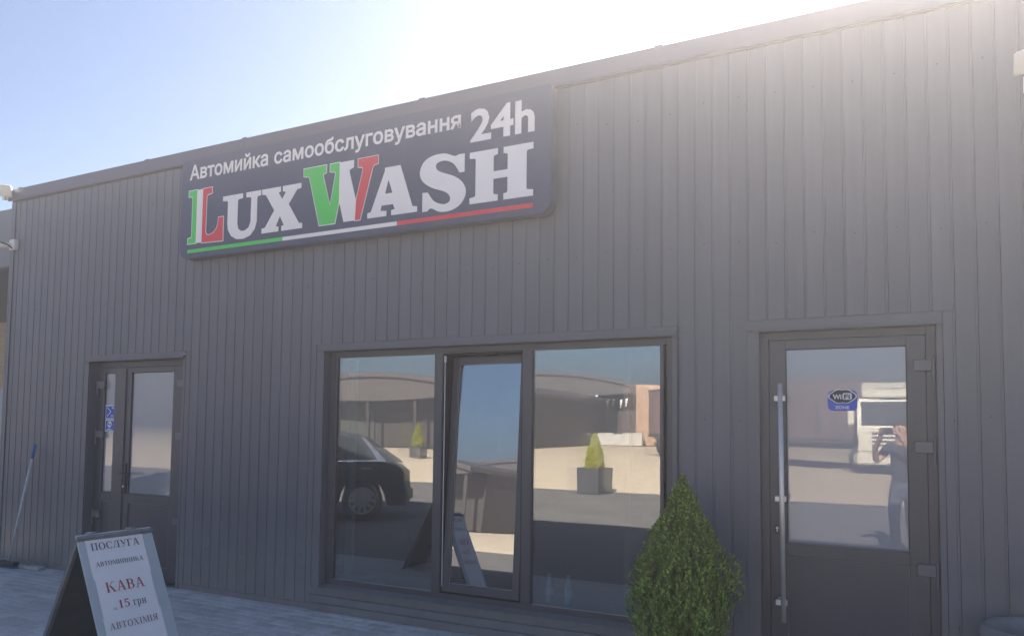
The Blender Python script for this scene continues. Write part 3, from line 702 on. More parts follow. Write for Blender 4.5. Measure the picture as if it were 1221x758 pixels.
# ------------------------------------------------------------------ conifers in planters
def thuja_foliage(h, rmax, n_plume, per, leaf=.035, seed=1, low=.28):
    """many tiny flat sprays in ropes that climb the outside of an uneven crown; returns a bmesh"""
    rnd = random.Random(seed); bm = B()
    bumps = [(rnd.uniform(0, 2 * pi), rnd.uniform(.12, .85), rnd.uniform(.05, .17), rnd.uniform(.3, .6)) for _ in range(26)]
    def rad_at(t, ang):
        t = max(0, min(1, t))
        r = rmax * ((.80 + .20 * (t / low) ** .6) if t < low else (1 - ((t - low) / (1 - low)) ** 1.25) ** .95)
        for a, tt, k, wd in bumps:
            da = math.atan2(sin(ang - a), cos(ang - a)) / wd; dt = (t - tt) / .11
            r *= 1 + k * .8 * math.exp(-da * da - dt * dt)
        return r * .94 + .012 * h * (1 - t)
    def spray(p, d, s, n, mi):
        d = d.normalized(); side = d.cross(n).normalized(); tw = rnd.uniform(-1.1, 1.1); side = (side * cos(tw) + n * sin(tw)).normalized(); nn = d.cross(side)
        for k in range(4):
            c = p + d * s * (.24 * k); wv = s * (.34, .32, .24, .10)[k]
            for sg_ in (-1, 1):
                tip = c + d * s * .42 + side * sg_ * wv + nn * rnd.uniform(-.15, .15) * s
                f = bm.faces.new((bm.verts.new(c), bm.verts.new(c + d * s * .16 + side * sg_ * wv * .85 - nn * .04 * s), bm.verts.new(tip), bm.verts.new(c + d * s * .26 + side * sg_ * wv * .12))); f.material_index = mi
    for i in range(n_plume):
        t0 = ((i + .5) / n_plume) ** 1.1 * .95 - .04; ang = i * 2.39996 + rnd.uniform(-.25, .25)
        length = rnd.uniform(.12, .24) * (1 - .45 * t0); drift = rnd.uniform(-.5, .5); depth = rnd.uniform(.74, 1.06)
        for j in range(per):
            u = (j + rnd.random()) / per; t = t0 + length * u; a = ang + drift * u
            R = rad_at(t, a) * depth * (.86 + .16 * sin(u * pi * .9))
            jit = rmax * .034 * (1.15 - u)
            out = Vector((cos(a), sin(a), 0))
            p = out * R + Vector((0, 0, max(.0, t * h))) + Vector((rnd.gauss(0, jit), rnd.gauss(0, jit), rnd.gauss(0, jit)))
            d = Vector((0, 0, rnd.uniform(.5, 1.0))) + out * rnd.uniform(-.1, .8) + Vector((rnd.gauss(0, .3), rnd.gauss(0, .3), 0))
            spray(p, d, leaf * rnd.uniform(.65, 1.25), (out + Vector((0, 0, .2))), 1 if rnd.random() < .18 + .5 * u * u else 0)
        for j in range(per // 3):          # darker inner growth
            u = rnd.random(); t = max(0, t0 + length * u); a = ang + rnd.uniform(-.3, .3); out = Vector((cos(a), sin(a), 0))
            spray(out * rad_at(t, a) * rnd.uniform(.45, .8) + Vector((0, 0, t * h)), Vector((0, 0, 1)) + out * rnd.uniform(0, 1), leaf * 1.5, out, 0)
    for j in range(26):
        p = Vector((rnd.gauss(0, .006), rnd.gauss(0, .006), h * (.93 + .07 * j / 26))); spray(p, Vector((rnd.gauss(0, .3), rnd.gauss(0, .3), 1)), leaf * .7, Vector((1, 0, 0)), 1)
    return bm
def conifer(name, label, loc, h, rmax, npl, per, leafm='leaf', leaf=.035, seed=1, group=None, low=.28):
    t = thing(name, label, 'conifer', loc, 0, 'thujas growing in square planters')
    bm = thuja_foliage(h, rmax, npl, per, leaf, seed, low); link('foliage', bm, (leafm, 'leaftip' if leafm == 'leaf' else leafm), t, fix=False)
    bm = B(); tube(bm, (0, 0, -.05), (0, 0, h * .85), .020 * h, .004, n=8)
    rnd = random.Random(seed)
    for i in range(40):
        a = i * 2.4; z = h * (.04 + .75 * i / 40); r = rmax * .6 * (1 - z / h)
        tube(bm, (0, 0, z), (r * cos(a), r * sin(a), z + r * .7), .004 * h, .0015, n=5)
    link('trunk', bm, 'bark', t)
    bm = B()
    for i in range(16): tube(bm, (rnd.gauss(0, .010), rnd.gauss(0, .01), h * .95), (rnd.gauss(0, .022), rnd.gauss(0, .022), h * rnd.uniform(1.0, 1.035)), .0012, .0006, n=4)
    link('dry_tips', bm, 'twig', t)
    return t
def planter(label, loc, s, h, group=None, rz=0):
    t = thing('square_planter', label, 'planter', loc, rz, 'dark square planters holding thujas')
    bm = B(); a, b = s / 2, s / 2 - .03
    v = [[bm.verts.new((x * r, y * r, z)) for x, y in ((-1, -1), (1, -1), (1, 1), (-1, 1))] for r, z in ((a * .97, 0), (a, h), (b, h), (b, h - .08))]
    for q, r in zip(v, v[1:]):
        for i in range(4): bm.faces.new((q[i], q[(i + 1) % 4], r[(i + 1) % 4], r[i]))
    bm.faces.new(v[0]); bev(bm, .004); link('tub', bm, 'pot', t)
    bm = B(); box(bm, -b, b, -b, b, h - .09, h - .05); link('soil', bm, 'soil', t)
    return t
planter('dark square planter at the wall under the large green conifer', (-1.085, -.46, 0), .40, .31)
conifer('thuja', 'bushy green thuja growing in a planter beside the right-hand window', (-1.085, -.46, .26), .985, .282, 420, 50, leaf=.019, seed=9, low=.36)

# round planter at the right edge
t = thing('round_planter', 'round grey rubber planter with thick rolled rim right of the entrance door', 'planter', (.72, -.33, 0))
bm = B(); lathe(bm, [(q * .75, z * 1.32) for q, z in [(0, 0), (.25, 0), (.29, .03), (.31, .15), (.30, .28), (.33, .34), (.375, .365), (.385, .39), (.375, .415), (.345, .425), (.31, .41), (.295, .38), (.285, .30)]], 40); link('tub', bm, 'stone_pot', t)
bm = B(); lathe(bm, [(.216, .44), (.11, .455), (0, .46)], 24); link('soil', bm, 'soil', t)

# ------------------------------------------------------------------ wall lamps, mop, bottles
def floodlight(label, loc, rz, tilt, reach, body=(.16, .05, .12)):
    t = thing('floodlight', label, 'wall lamp', loc, rz, 'floodlights on the facade')
    bm = B(); box(bm, -.045, .045, -.012, 0, -.05, .05); bev(bm, .003); link('wall_plate', bm, 'lampwhite', t)
    bm = B(); tube(bm, (0, -.01, 0), (0, -reach, .02), .012, n=10); link('arm', bm, 'lampwhite', t)
    w, d, h = body; T = Matrix.Translation((0, -reach, .02)) @ Matrix.Rotation(tilt, 4, 'X')
    bm = B(); prism(bm, [(-w / 2, -h / 2), (w / 2, -h / 2), (w * .40, h / 2), (-w * .40, h / 2)], -d / 2, d / 2, T=T); bev(bm, .008, 2); link('housing', bm, 'lampwhite', t)
    bm = B(); box(bm, -w * .42, w * .42, -d / 2 - .006, -d / 2 + .001, -h * .42, h * .36, T=T); bev(bm, .002); link('lens', bm, 'lampglass', t)
    bm = B(); path(bm, [(0, -.01, -.03), (.0, -reach * .4, -.05), (0, -reach * .8, -.03), (0, -reach, 0)], .005, n=6); link('cable', bm, 'cable', t)
    return t
floodlight('pale floodlight high on the wall at the right edge of the view', (.78, 0, 3.50), -.25, .55, .28, (.12, .05, .12))
floodlight('pale floodlight above the left roof corner', (-9.0, .0, 4.13), .9, .3, .16, (.16, .06, .13))
t = thing('junction_lamp', 'white lamp with curved black cable on the wall at the left corner', 'wall lamp', (-8.78, 0, 3.535))
bm = B(); box(bm, -.055, .055, -.05, -.001, -.06, .06); bev(bm, .008, 2); link('junction_box', bm, 'lampwhite', t)
bm = B(); tube(bm, (-.03, -.03, 0), (-.42, -.12, .02), .030, .036, n=12); tube(bm, (-.42, -.12, .02), (-.60, -.15, .0), .05, .065, n=14); link('lamp_tube', bm, 'lampwhite', t)
bm = B(); path(bm, [(.02, -.055, -.045), (-.04, -.075, .0), (-.15, -.09, .035), (-.30, -.12, .06), (-.5, -.14, .065), (-.7, -.14, .05)], .009, n=8); link('cable', bm, 'cable', t)

mp_ = thing('cleaning_mop', 'long white mop pole with blue grip leaning against the wall left of the double door', 'mop', (-8.30, -.19, 0))
top = Vector((.15, .13, 1.30)); 
bm = B(); tube(bm, (0, 0, .06), top * .9, .012, n=10); link('pole', bm, 'whitepole', mp_)
bm = B(); tube(bm, top * .885, top, .017, .014, n=12); link('grip', bm, 'bluegrip', mp_)
bm = B(); box(bm, -.14, .14, -.03, .03, .03, .07); bev(bm, .006); link('brush_head', bm, 'dark', mp_)
bm = B()
for i in range(26):
    for j in range(4): tube(bm, (-.13 + i * .0104, -.022 + j * .0146, .031), (-.137 + i * .011, -.03 + j * .02, .001), .0025, .0015, n=4, cap=False)
link('bristles', bm, 'brush', mp_)
o = link('broken_paver', bbox(-.10, .10, -.045, .045, 0, .035, .006), 'pale'); o.location = (-7.96, -.12, .002); o.rotation_euler = (0, 0, .15); tag(o, 'small pale block lying at the foot of the wall near the mop', 'block')

def bottle(label, loc, s=1.0):
    t = thing('water_bottle', label, 'bottle', loc, 0, 'water bottles inside the right window')
    bm = B(); lathe(bm, [(0, .002), (.026 * s, 0), (.031 * s, .008), (.031 * s, .03), (.029 * s, .04), (.031 * s, .05), (.031 * s, .125), (.029 * s, .14), (.018 * s, .17), (.013 * s, .185), (.013 * s, .198)], 20); link('flask', bm, 'bottleplastic', t)
    bm = B(); lathe(bm, [(.0318 * s, .06), (.0318 * s, .115)], 20); link('label_band', bm, 'label', t)
    bm = B(); lathe(bm, [(.015 * s, .192), (.015 * s, .210), (0, .211)], 16); link('cap', bm, 'cap', t)
bottle('left one of two small clear water bottles standing inside the right window', (-2.245, .22, .246)); bottle('right one of two small clear water bottles standing inside the right window', (-2.09, .22, .246))

# ------------------------------------------------------------------ wash bay canopy beyond the left corner
t = thing('wash_bay', 'grey wash bay canopy with pale back wall beyond the left corner of the building', 'building', (-9.3, 0, 0))
bm = B(); box(bm, -14, -.05, .9, 1.1, 3.62, 4.42); bev(bm, .01); link('fascia', bm, 'canopy', t)
bm = B(); box(bm, -14, -.05, 1.101, 7, 4.2, 4.3); link('roof', bm, 'canopy', t)
for x in (-4.6, -9.2, -13.8):
    bm = B(); box(bm, x - .08, x + .08, .92, 1.08, 0, 3.619); link('post', bm, 'canopy', t)
bm = B(); box(bm, -14, -.05, 6.8, 7.0, 2.4, 4.199); link('back_wall', bm, 'beige', t)
bm = B(); box(bm, -14, -.05, 6.79, 7.01, 0, 2.399); link('splash_panel', bm, 'bluepanel', t)
for i in range(5):
    bm = B(); box(bm, -14, -.05, 6.77, 6.789, 2.75 + i * .28, 2.79 + i * .28); link('wall_batten', bm, 'pale', t)

# ================================================================== across the yard (what the windows mirror)
planter('dark square planter out in the sunlit yard, holding a small golden thuja', (-6.15, -11.65, 0), .62, .60, rz=.25)
conifer('thuja', 'small golden thuja in the dark planter out in the yard', (-6.15, -11.65, .50), .86, .23, 110, 16, 'leafyellow', .05, 11)
planter('dark square planter at the far side of the yard in front of the long hangar', (-20.2, -25.2, 0), .62, .5)
conifer('thuja', 'golden thuja at the far side of the yard in front of the long hangar', (-20.2, -25.2, .42), 1.15, .30, 90, 14, 'leafyellow', .07, 12)

# parked dark saloon, its rear end towards the entrance
car = thing('parked_car', 'black saloon car with alloy wheels parked in the shade alongside the building', 'car', (-8.08, -5.30, 0), rad(-38))
bm = B()                                  # local x forward is -X of the world: rear axle at 0, nose towards -x
def arch(cx, r, n=9): return [(cx + r * cos(pi - pi * i / n), .32 + r * sin(pi - pi * i / n)) for i in range(n + 1)]
low = [(-3.70, .30), (-3.72, .50), (-3.60, .66), (-3.1, .78), (-2.35, .90), (-1.2, .93), (.2, .95), (.62, .92), (.72, .84), (.77, .60), (.74, .34), (.68, .24)]
lo = [( .42, .24)] + [(p[0], p[1]) for p in reversed(arch(0, .37))] + [(-.42, .22), (-2.38, .22)] + list(reversed(arch(-2.80, .37))) + [(-3.2, .22)]
prof = low + lo
prism(bm, prof, -.86, .86)
for v in bm.verts:
    k = 1 - .06 * max(0, (v.co.z - .5)) ** 1.0
    e = max(0, abs(v.co.x + 1.4) - 1.6); k *= 1 - .035 * e * e
    v.co.y *= k
bmesh.ops.bevel(bm, geom=[e for e in bm.edges if e.calc_length() > 0 and abs(abs(e.verts[0].co.y) - abs(e.verts[1].co.y)) < .05 and e.verts[0].co.z > .3 and len(e.link_faces) == 2 and e.calc_face_angle(0) > .9], offset=.05, segments=3, affect='EDGES', clamp_overlap=True)
link('body', bm, 'carpaint', car)
gp = [(-2.35, .90), (-1.55, 1.34), (-1.2, 1.41), (-.45, 1.43), (-.05, 1.38), (.55, 1.00), (.66, .94)]
def house(bm, P, y0, y1, grow_=0):
    a = [bm.verts.new((x, -y0 + (y0 - y1) * (z - .9) / .52, z)) for x, z in P]; b = [bm.verts.new((x, y0 - (y0 - y1) * (z - .9) / .52, z)) for x, z in P]
    n = len(P)
    for i in range(n): bm.faces.new((a[i], a[(i + 1) % n], b[(i + 1) % n], b[i]))
    f = bm.faces.new(a); g = bm.faces.new(b); return f, g
bm = B(); house(bm, gp, .80, .60); link('cabin', bm, 'carpaint', car)
def sidewin(P, name='side_window', m_='carglass', off=.006):
    for s in (-1, 1):
        bm = B(); v0 = []; v1 = []
        for x, z in P:
            y = .80 - .20 * (z - .9) / .52; v0.append(bm.verts.new((x, s * (y + off), z))); v1.append(bm.verts.new((x, s * (y - .01), z)))
        bm.faces.new(v0); bm.faces.new(v1)
        for i in range(len(P)): bm.faces.new((v0[i], v0[(i + 1) % len(P)], v1[(i + 1) % len(P)], v1[i]))
        link(name, bm, m_, car)
sidewin([(-2.05, .96), (-1.52, 1.29), (-1.18, 1.36), (-1.12, 1.36), (-1.12, .96)])
sidewin([(-1.04, .96), (-1.04, 1.365), (-.45, 1.38), (-.10, 1.33), (.08, 1.20), (.22, .98)])
sidewin([(-2.12, .94), (.36, .955), (.36, .972), (.02, 1.335), (-.04, 1.34), (.24, .975), (-2.08, .955)], 'chrome_trim', 'chrome', .009)
bm = B(); prism(bm, [(.02, 1.335), (.53, .995), (.55, 1.01), (.04, 1.352)], -.60, .60); link('rear_window', bm, 'carglass', car)
bm = B(); prism(bm, [(-2.28, .955), (-1.57, 1.335), (-1.59, 1.352), (-2.30, .975)], -.60, .60); link('windscreen', bm, 'carglass', car)
for s in (-1, 1):
    bm = B(); box(bm, .56, .765, min(s * .52, s * .80), max(s * .52, s * .80), .66, .82); bev(bm, .02, 2); link('tail_light', bm, 'taillight', car)
bm = B(); box(bm, .66, .82, -.80, .80, .30, .56); bev(bm, .05, 3); link('bumper', bm, 'carpaint', car)
for x in (-1.05, -.02):
    for s in (-1, 1):
        bm = B(); box(bm, x, x + .16, min(s * .845, s * .868), max(s * .845, s * .868), .83, .855); bev(bm, .005); link('door_handle', bm, 'chrome', car)
def wheel(parent, c, r, w, side, rimr=.68, spokes=10, rimm='alloy', name='wheel'):
    o = bpy.data.objects.new(name, None); col.objects.link(o); o.parent = parent; o.location = c
    bm = B(); P = [(r * rimr, -w / 2), (r * .93, -w / 2), (r, -w * .35), (r, w * .35), (r * .93, w / 2), (r * rimr, w / 2)]
    n = 32; rg = [[bm.verts.new((q * cos(2 * pi * i / n), y, q * sin(2 * pi * i / n))) for i in range(n)] for q, y in P]
    for k in range(len(P)):
        a, b = rg[k], rg[(k + 1) % len(P)]
        for i in range(n): bm.faces.new((a[i], a[(i + 1) % n], b[(i + 1) % n], b[i]))
    link('tyre', bm, 'tyre', o)
    bm = B(); y = side * w * .40
    for i in range(spokes):
        a = 2 * pi * i / spokes; T = Matrix.Rotation(a, 4, 'Y'); box(bm, .03, r * rimr * .97, y - .012, y + .012, -.028, .028, T=T)
    tube(bm, (0, y - .03, 0), (0, y + .03, 0), .06, n=14)
    for k in range(2):
        q = r * rimr * (.99 - .06 * k)
    rr = [[bm.verts.new((q * cos(2 * pi * i / n), yy, q * sin(2 * pi * i / n))) for i in range(n)] for q, yy in ((r * rimr, y - .04), (r * rimr, y + .02), (r * rimr * .90, y + .02), (r * rimr * .90, y - .04))]
    for k in range(3):
        for i in range(n): bm.faces.new((rr[k][i], rr[k][(i + 1) % n], rr[k + 1][(i + 1) % n], rr[k + 1][i]))
    link('rim', bm, rimm, o)
for x in (0, -2.80):
    for s in (-1, 1): wheel(car, (x, s * .77, .325), .325, .20, s)

# truck: cream cab with a maroon curtain-sided trailer running off to the left of the mirror picture
trk = thing('truck', 'cream cab-over truck with dark windscreen and maroon curtain trailer across the yard', 'truck', (.35, -25.2, 0), -.02)
bm = B(); prism(bm, [(0, .75), (.06, 1.55), (.30, 2.72), (2.1, 2.80), (2.1, .75)], -1.2, 1.2, 'X'); 
for v in bm.verts: v.co.y = -v.co.y
bev(bm, .06, 2); cab = link('cab', bm, 'truckpaint', trk)
bm = B(); prism(bm, [(-.42, 2.76), (-2.05, 2.76), (-2.05, 3.42), (-1.35, 3.38), (-.75, 3.1)], -1.05, 1.05, 'X'); bev(bm, .06, 2); link('roof_deflector', bm, 'truckpaint', trk)
def front(name, x0, x1, z0, z1, m_, d=.03):
    bm = B(); yf = lambda z: -(.06 + (z - 1.55) * .205) if z > 1.55 else -(z - .75) * .075
    P = [(x0, z0), (x1, z0), (x1, z1), (x0, z1)]
    a = [bm.verts.new((x, yf(z) + d, z)) for x, z in P]; b = [bm.verts.new((x, yf(z) - .02, z)) for x, z in P]
    bm.faces.new(a); bm.faces.new(b)
    for i in range(4): bm.faces.new((a[i], a[(i + 1) % 4], b[(i + 1) % 4], b[i]))
    bev(bm, .01); link(name, bm, m_, trk)
front('windscreen', -1.06, 1.06, 1.72, 2.45, 'carglass', .02)
front('sun_visor', -1.08, 1.08, 2.46, 2.60, 'carglass', .10)
for z in (.98, 1.12, 1.26, 1.40): front('grille_bar', -.72, .72, z, z + .07, 'plastic', .025)
front('number_plate', -.26, .26, .60, .71, 'pale', .10)
bm = B(); box(bm, -1.22, 1.22, -.5, .07, .32, .74); bev(bm, .05, 2); link('bumper', bm, 'truckpaint', trk)
for s in (-1, 1):
    bm = B(); box(bm, min(s * .82, s * 1.14), max(s * .82, s * 1.14), .06, .085, .46, .62); bev(bm, .01); link('headlight', bm, 'lampglass', trk)
    bm = B(); box(bm, min(s * 1.30, s * 1.52), max(s * 1.30, s * 1.52), -.25, -.13, 1.75, 2.40); bev(bm, .03); tube(bm, (s * 1.18, -.25, 2.42), (s * 1.42, -.2, 2.35), .02); link('mirror', bm, 'truckpaint', trk)
bm = B(); [tube(bm, (x, -.9, 3.12), (x, -.78, 3.18), .05, n=10) for x in (-.7, -.25, .25, .7)]; link('roof_lamp', bm, 'lampglass', trk)
for x in (-1.02, 1.02):
    wheel(trk, (x, -1.15, .5), .5, .30, 1, rimm='alloy')
bm = B(); box(bm, -.45, .45, -13.5, -1.0, .72, .92); link('chassis', bm, 'plastic', trk)
for w_ in trk.children:
    pass
trl = thing('trailer', 'long maroon curtain-sided trailer standing across the yard beside the cream truck cab', 'trailer', (-1.1, -28.4, 0), 0)
T = Matrix.Rotation(rad(-48), 4, 'Z')
def tp(bm):
    bmesh.ops.transform(bm, matrix=T, verts=bm.verts); return bm
bm = B(); box(bm, -1.25, 1.25, -13.6, 0, 1.15, 3.62); bev(bm, .03); link('curtain_side', tp(bm), 'trailer', trl)
bm = B(); box(bm, -1.27, 1.27, -13.62, .02, 1.02, 1.145); box(bm, -1.27, 1.27, -13.62, .02, 3.61, 3.70); link('rail', tp(bm), 'plastic', trl)
bm = B(); box(bm, -.5, .5, -13.2, -.3, .80, 1.01); link('chassis', tp(bm), 'plastic', trl)
bm = B(); box(bm, -1.28, -1.262, -8.0, -5.0, .45, .95); link('side_guard', tp(bm), 'pale', trl)
for i in range(7):
    bm = B(); box(bm, -1.262, -1.2515, -13.3 + i * 2.1, -13.2 + i * 2.1, 1.16, 3.60); link('tension_strap', tp(bm), 'plastic', trl)
for y in (-12.2, -10.9, -9.6):
    for s in (-1, 1):
        c = T @ Vector((s * 1.05, y, .5)); n0 = len(trl.children); wheel(trl, c, .5, .32, s)
        trl.children[-1].rotation_euler = (0, 0, rad(-48))
# the cab faces the yard: children were built looking along +y, which is towards the building
# long hangar with arched roof
def hangar(label, loc, W, z_eave, z_apex, depth, rz=0, flags=(), doors=()):
    t = thing('hangar', label, 'hangar', loc, rz)
    n = 24; arc = [(-W / 2 + W * i / n, z_eave + (z_apex - z_eave) * (1 - ((i / n - .5) * 2) ** 2)) for i in range(n + 1)]
    bm = B(); prism(bm, [(-W / 2 + .3, 0)] + [(x * .98, z - .28) for x, z in arc] + [(W / 2 - .3, 0)], -depth, -2.4); link('wall', bm, 'hangar', t)
    bm = B(); prism(bm, arc + [(x, z - .30) for x, z in reversed(arc)], -depth, 0); link('roof', bm, 'hangar_roof', t)
    bm = B(); lowc = z_eave - .85
    prism(bm, [(x, z - .31) for x, z in arc] + [(W / 2 * (1 - 2 * i / 12), lowc + .0 + .45 * abs(1 - 2 * i / 12) ** 2) for i in range(13)], -.35, -.2); link('front_fascia', bm, 'hangar_roof', t)
    for i in range(int(W // 4) + 1):
        x = -W / 2 + .5 + i * (W - 1) / int(W // 4); bm = B(); box(bm, x - .12, x + .12, -.5, -.36, 0, z_eave - .4); link('post', bm, 'hangar', t)
    for a, b, h in doors:
        bm = B(); box(bm, a, b, -2.39, -2.3, 0, h); link('door', bm, 'hangar_in', t)
        for k in range(int((b - a) / .6)):
            bm = B(); box(bm, a + .6 * k + .02, a + .6 * k + .58, -2.299, -2.27, .1, h - .08); link('door_board', bm, 'hangar_in', t)
    for x, z in flags:
        bm = B(); prism(bm, [(x, z), (x + .26, z + .05), (x + .06, z - .8)], -.16, -.14); link('pennant', bm, 'white', t)
    return t
hangar('grey arched hangar at the left across the yard, beyond the parked black car', (-31.5, -35.5, 0), 17, 4.0, 5.1, 26, rz=.05, doors=((-5, -1, 3.0),))
hangar('wide dark hangar with bowed front fascia and hanging white pennants next to the brick wall', (-29.2, -58, 0), 21, 5.1, 6.7, 22, rz=-.04,
       flags=((2.6, 4.4), (3.4, 4.3), (-5.1, 4.3), (-3.9, 4.4), (.4, 4.2), (5.9, 4.4), (6.2, 3.6), (8.2, 4.0), (8.7, 4.1), (4.8, 3.3)), doors=((-9, -5, 3.3), (3.2, 6.2, 3.6)))
t = thing('low_wall', 'low pale concrete loading kerb in front of the wide dark hangar', 'wall', (-23.5, -56.4, 0))
for i in range(11):
    bm = bbox(i * .86 - 4.2, i * .86 - 3.36, -.2, .2, 0, .95 + (.12 if i % 4 else 0), .02); link('block', bm, 'pale', t)
t = thing('brick_building', 'tan brick building with a dark doorway at the right end of the hangar', 'building', (-14.6, -57.5, 0), .0)
bm = B(); P = [(-4.6, 0), (-4.6, 5.3), (5.4, 4.9), (5.4, 0)]; prism(bm, P, -9, -.09); link('wall', bm, 'brick', t)
rnd = random.Random(3); mort = B()
for j in range(18):
    z0 = .02 + j * .285; x = -4.6 + (.0 if j % 2 else -.3)
    while x < 5.3:
        a, b = max(-4.6, x), min(5.4, x + .585); zt = 5.3 - .04 * (b + 4.6)
        if z0 + .27 < zt and b > a and not (-3.0 < (a + b) / 2 < -2.0 and z0 < 1.9):
            if j % 1 == 0: box(mort, a, b - .015, -.0895, -.03 + rnd.uniform(-.012, .012), z0, z0 + .27)
        x += .6
link('block_course', mort, 'brick', t)['kind'] = 'stuff'
bm = B(); box(bm, -3.0, -2.0, -.0885, -.05, 0, 1.9); link('doorway', bm, 'hangar_in', t)

# ================================================================== the photographer, mirrored in the entrance door
def skinned(name, chains, m_, parent, sub=2, smooth=True, root=0):
    """chains: dict of joints {key:(x,y,z,r)} and edge list; grown by a Skin modifier"""
    J, E = chains; keys = list(J); idx = {k: i for i, k in enumerate(keys)}
    me = bpy.data.meshes.new(name); me.from_pydata([J[k][:3] for k in keys], [(idx[a], idx[b]) for a, b in E], [])
    o = bpy.data.objects.new(name, me); col.objects.link(o); o.parent = parent
    md = o.modifiers.new('skin', 'SKIN'); md.use_smooth_shade = True; sk = me.skin_vertices[0].data
    for i, k in enumerate(keys):
        r = J[k][3]; sk[i].radius = (r, r) if not isinstance(r, tuple) else r; sk[i].use_root = (i == root)
    if sub: s = o.modifiers.new('sub', 'SUBSURF'); s.levels = sub; s.render_levels = sub
    bpy.context.view_layer.update()
    m2 = bpy.data.meshes.new_from_object(o.evaluated_get(bpy.context.evaluated_depsgraph_get()))
    o.modifiers.clear(); o.data = m2; m2.name = name; m2.materials.clear(); m2.materials.append(M[m_])
    for p in m2.polygons: p.use_smooth = True
    return o
FW = Vector((-.4462, .8949))                      # the way the photographer looks
yaw = math.atan2(-FW.x, FW.y)
base = Vector((CAM.x, CAM.y, 0)) - Vector((FW.x, FW.y, 0)) * .46
per = thing('person', 'person in dark t-shirt and grey trousers holding a phone up with both hands', 'person', base, yaw)
def F(z): return .46
lx = .045                                          # phone centre, a little right of its lens
hz = 1.545
J = {'pelvis': (0, -.02, .93, (.10, .07)), 'belly': (0, -.01, 1.06, (.10, .075)), 'chest': (0, -.02, 1.24, (.145, .105)), 'collar': (0, -.02, 1.365, (.10, .075)),
     'neck': (0, 0, 1.43, .052), 'jaw': (0, .025, 1.49, (.062, .068)), 'head': (0, .02, 1.565, (.078, .095)), 'crown': (0, .012, 1.635, (.060, .075))}
E_ = [('pelvis', 'belly'), ('belly', 'chest'), ('chest', 'collar'), ('collar', 'neck'), ('neck', 'jaw'), ('jaw', 'head'), ('head', 'crown')]
for s, n in ((-1, 'l'), (1, 'r')):
    J.update({n + 'sh': (s * .165, -.02, 1.345, .055), n + 'el': (s * .255, .13, 1.16, .042), n + 'fa': (s * .205, .26, 1.32, .036), n + 'wr': (lx + s * .118, .375, hz - .075, .026), n + 'pm': (lx + s * .108, .402, hz - .028, (.030, .018)),
              n + 'hp': (s * .09, -.02, .87, .088), n + 'kn': (s * .105, .015, .48, .058), n + 'cf': (s * .108, -.02, .32, .052), n + 'an': (s * .11, -.02, .09, .036), n + 'to': (s * .125, .13, .035, .034)})
    E_ += [('collar', n + 'sh'), (n + 'sh', n + 'el'), (n + 'el', n + 'fa'), (n + 'fa', n + 'wr'), (n + 'wr', n + 'pm'), ('pelvis', n + 'hp'), (n + 'hp', n + 'kn'), (n + 'kn', n + 'cf'), (n + 'cf', n + 'an'), (n + 'an', n + 'to')]
    for i, (dx, L_) in enumerate(((-.022, .060), (-.006, .072), (.010, .070), (.024, .056))):
        # four fingers run up behind the phone and curl over its end; unequal lengths
        zz = hz - .030 + i * .019
        a = (lx + s * (.098), .420, zz, .0095); b = (lx + s * (.092 - .004 * i), .443, zz + .006, .0085); c = (lx + s * (.090 - L_ * .45), .4535, zz + .008, .0075)
        J[f'{n}f{i}a'], J[f'{n}f{i}b'], J[f'{n}f{i}c'] = a, b, c
        E_ += [(n + 'pm', f'{n}f{i}a'), (f'{n}f{i}a', f'{n}f{i}b'), (f'{n}f{i}b', f'{n}f{i}c')]
    J[n + 'ta'] = (lx + s * .095, .400, hz - .040, .0115); J[n + 'tb'] = (lx + s * .070, .412, hz - .012, .0100); J[n + 'tc'] = (lx + s * .048, .417, hz + .008, .0085)
    E_ += [(n + 'pm', n + 'ta'), (n + 'ta', n + 'tb'), (n + 'tb', n + 'tc')]
skinned('body', (J, E_), 'skin', per)
Jt = {k: J[k] for k in ('pelvis', 'belly', 'chest', 'collar')}
Jt = {'hem': (0, -.02, .84, (.152, .122)), 'belly': (0, -.01, 1.06, (.142, .112)), 'chest': (0, -.02, 1.24, (.160, .120)), 'collar': (0, -.02, 1.372, (.105, .080))}
Et = [('hem', 'belly'), ('belly', 'chest'), ('chest', 'collar')]
for s, n in ((-1, 'l'), (1, 'r')):
    Jt[n + 'sh'] = (s * .165, -.02, 1.345, .068); Jt[n + 'sl'] = (s * .222, .075, 1.235, .060); Et += [('collar', n + 'sh'), (n + 'sh', n + 'sl')]
skinned('t_shirt', (Jt, Et), 'tee', per)
Jp = {'waist': (0, -.02, 1.0, (.143, .108)), 'seat': (0, -.025, .88, (.145, .115))}; Ep = [('waist', 'seat')]
for s, n in ((-1, 'l'), (1, 'r')):
    Jp.update({n + 'h': (s * .092, -.02, .80, .096), n + 'k': (s * .106, .012, .48, .070), n + 'c': (s * .109, -.018, .28, .063), n + 'a': (s * .11, -.02, .085, .056)})
    Ep += [('seat', n + 'h'), (n + 'h', n + 'k'), (n + 'k', n + 'c'), (n + 'c', n + 'a')]
skinned('trousers', (Jp, Ep), 'jeans', per)
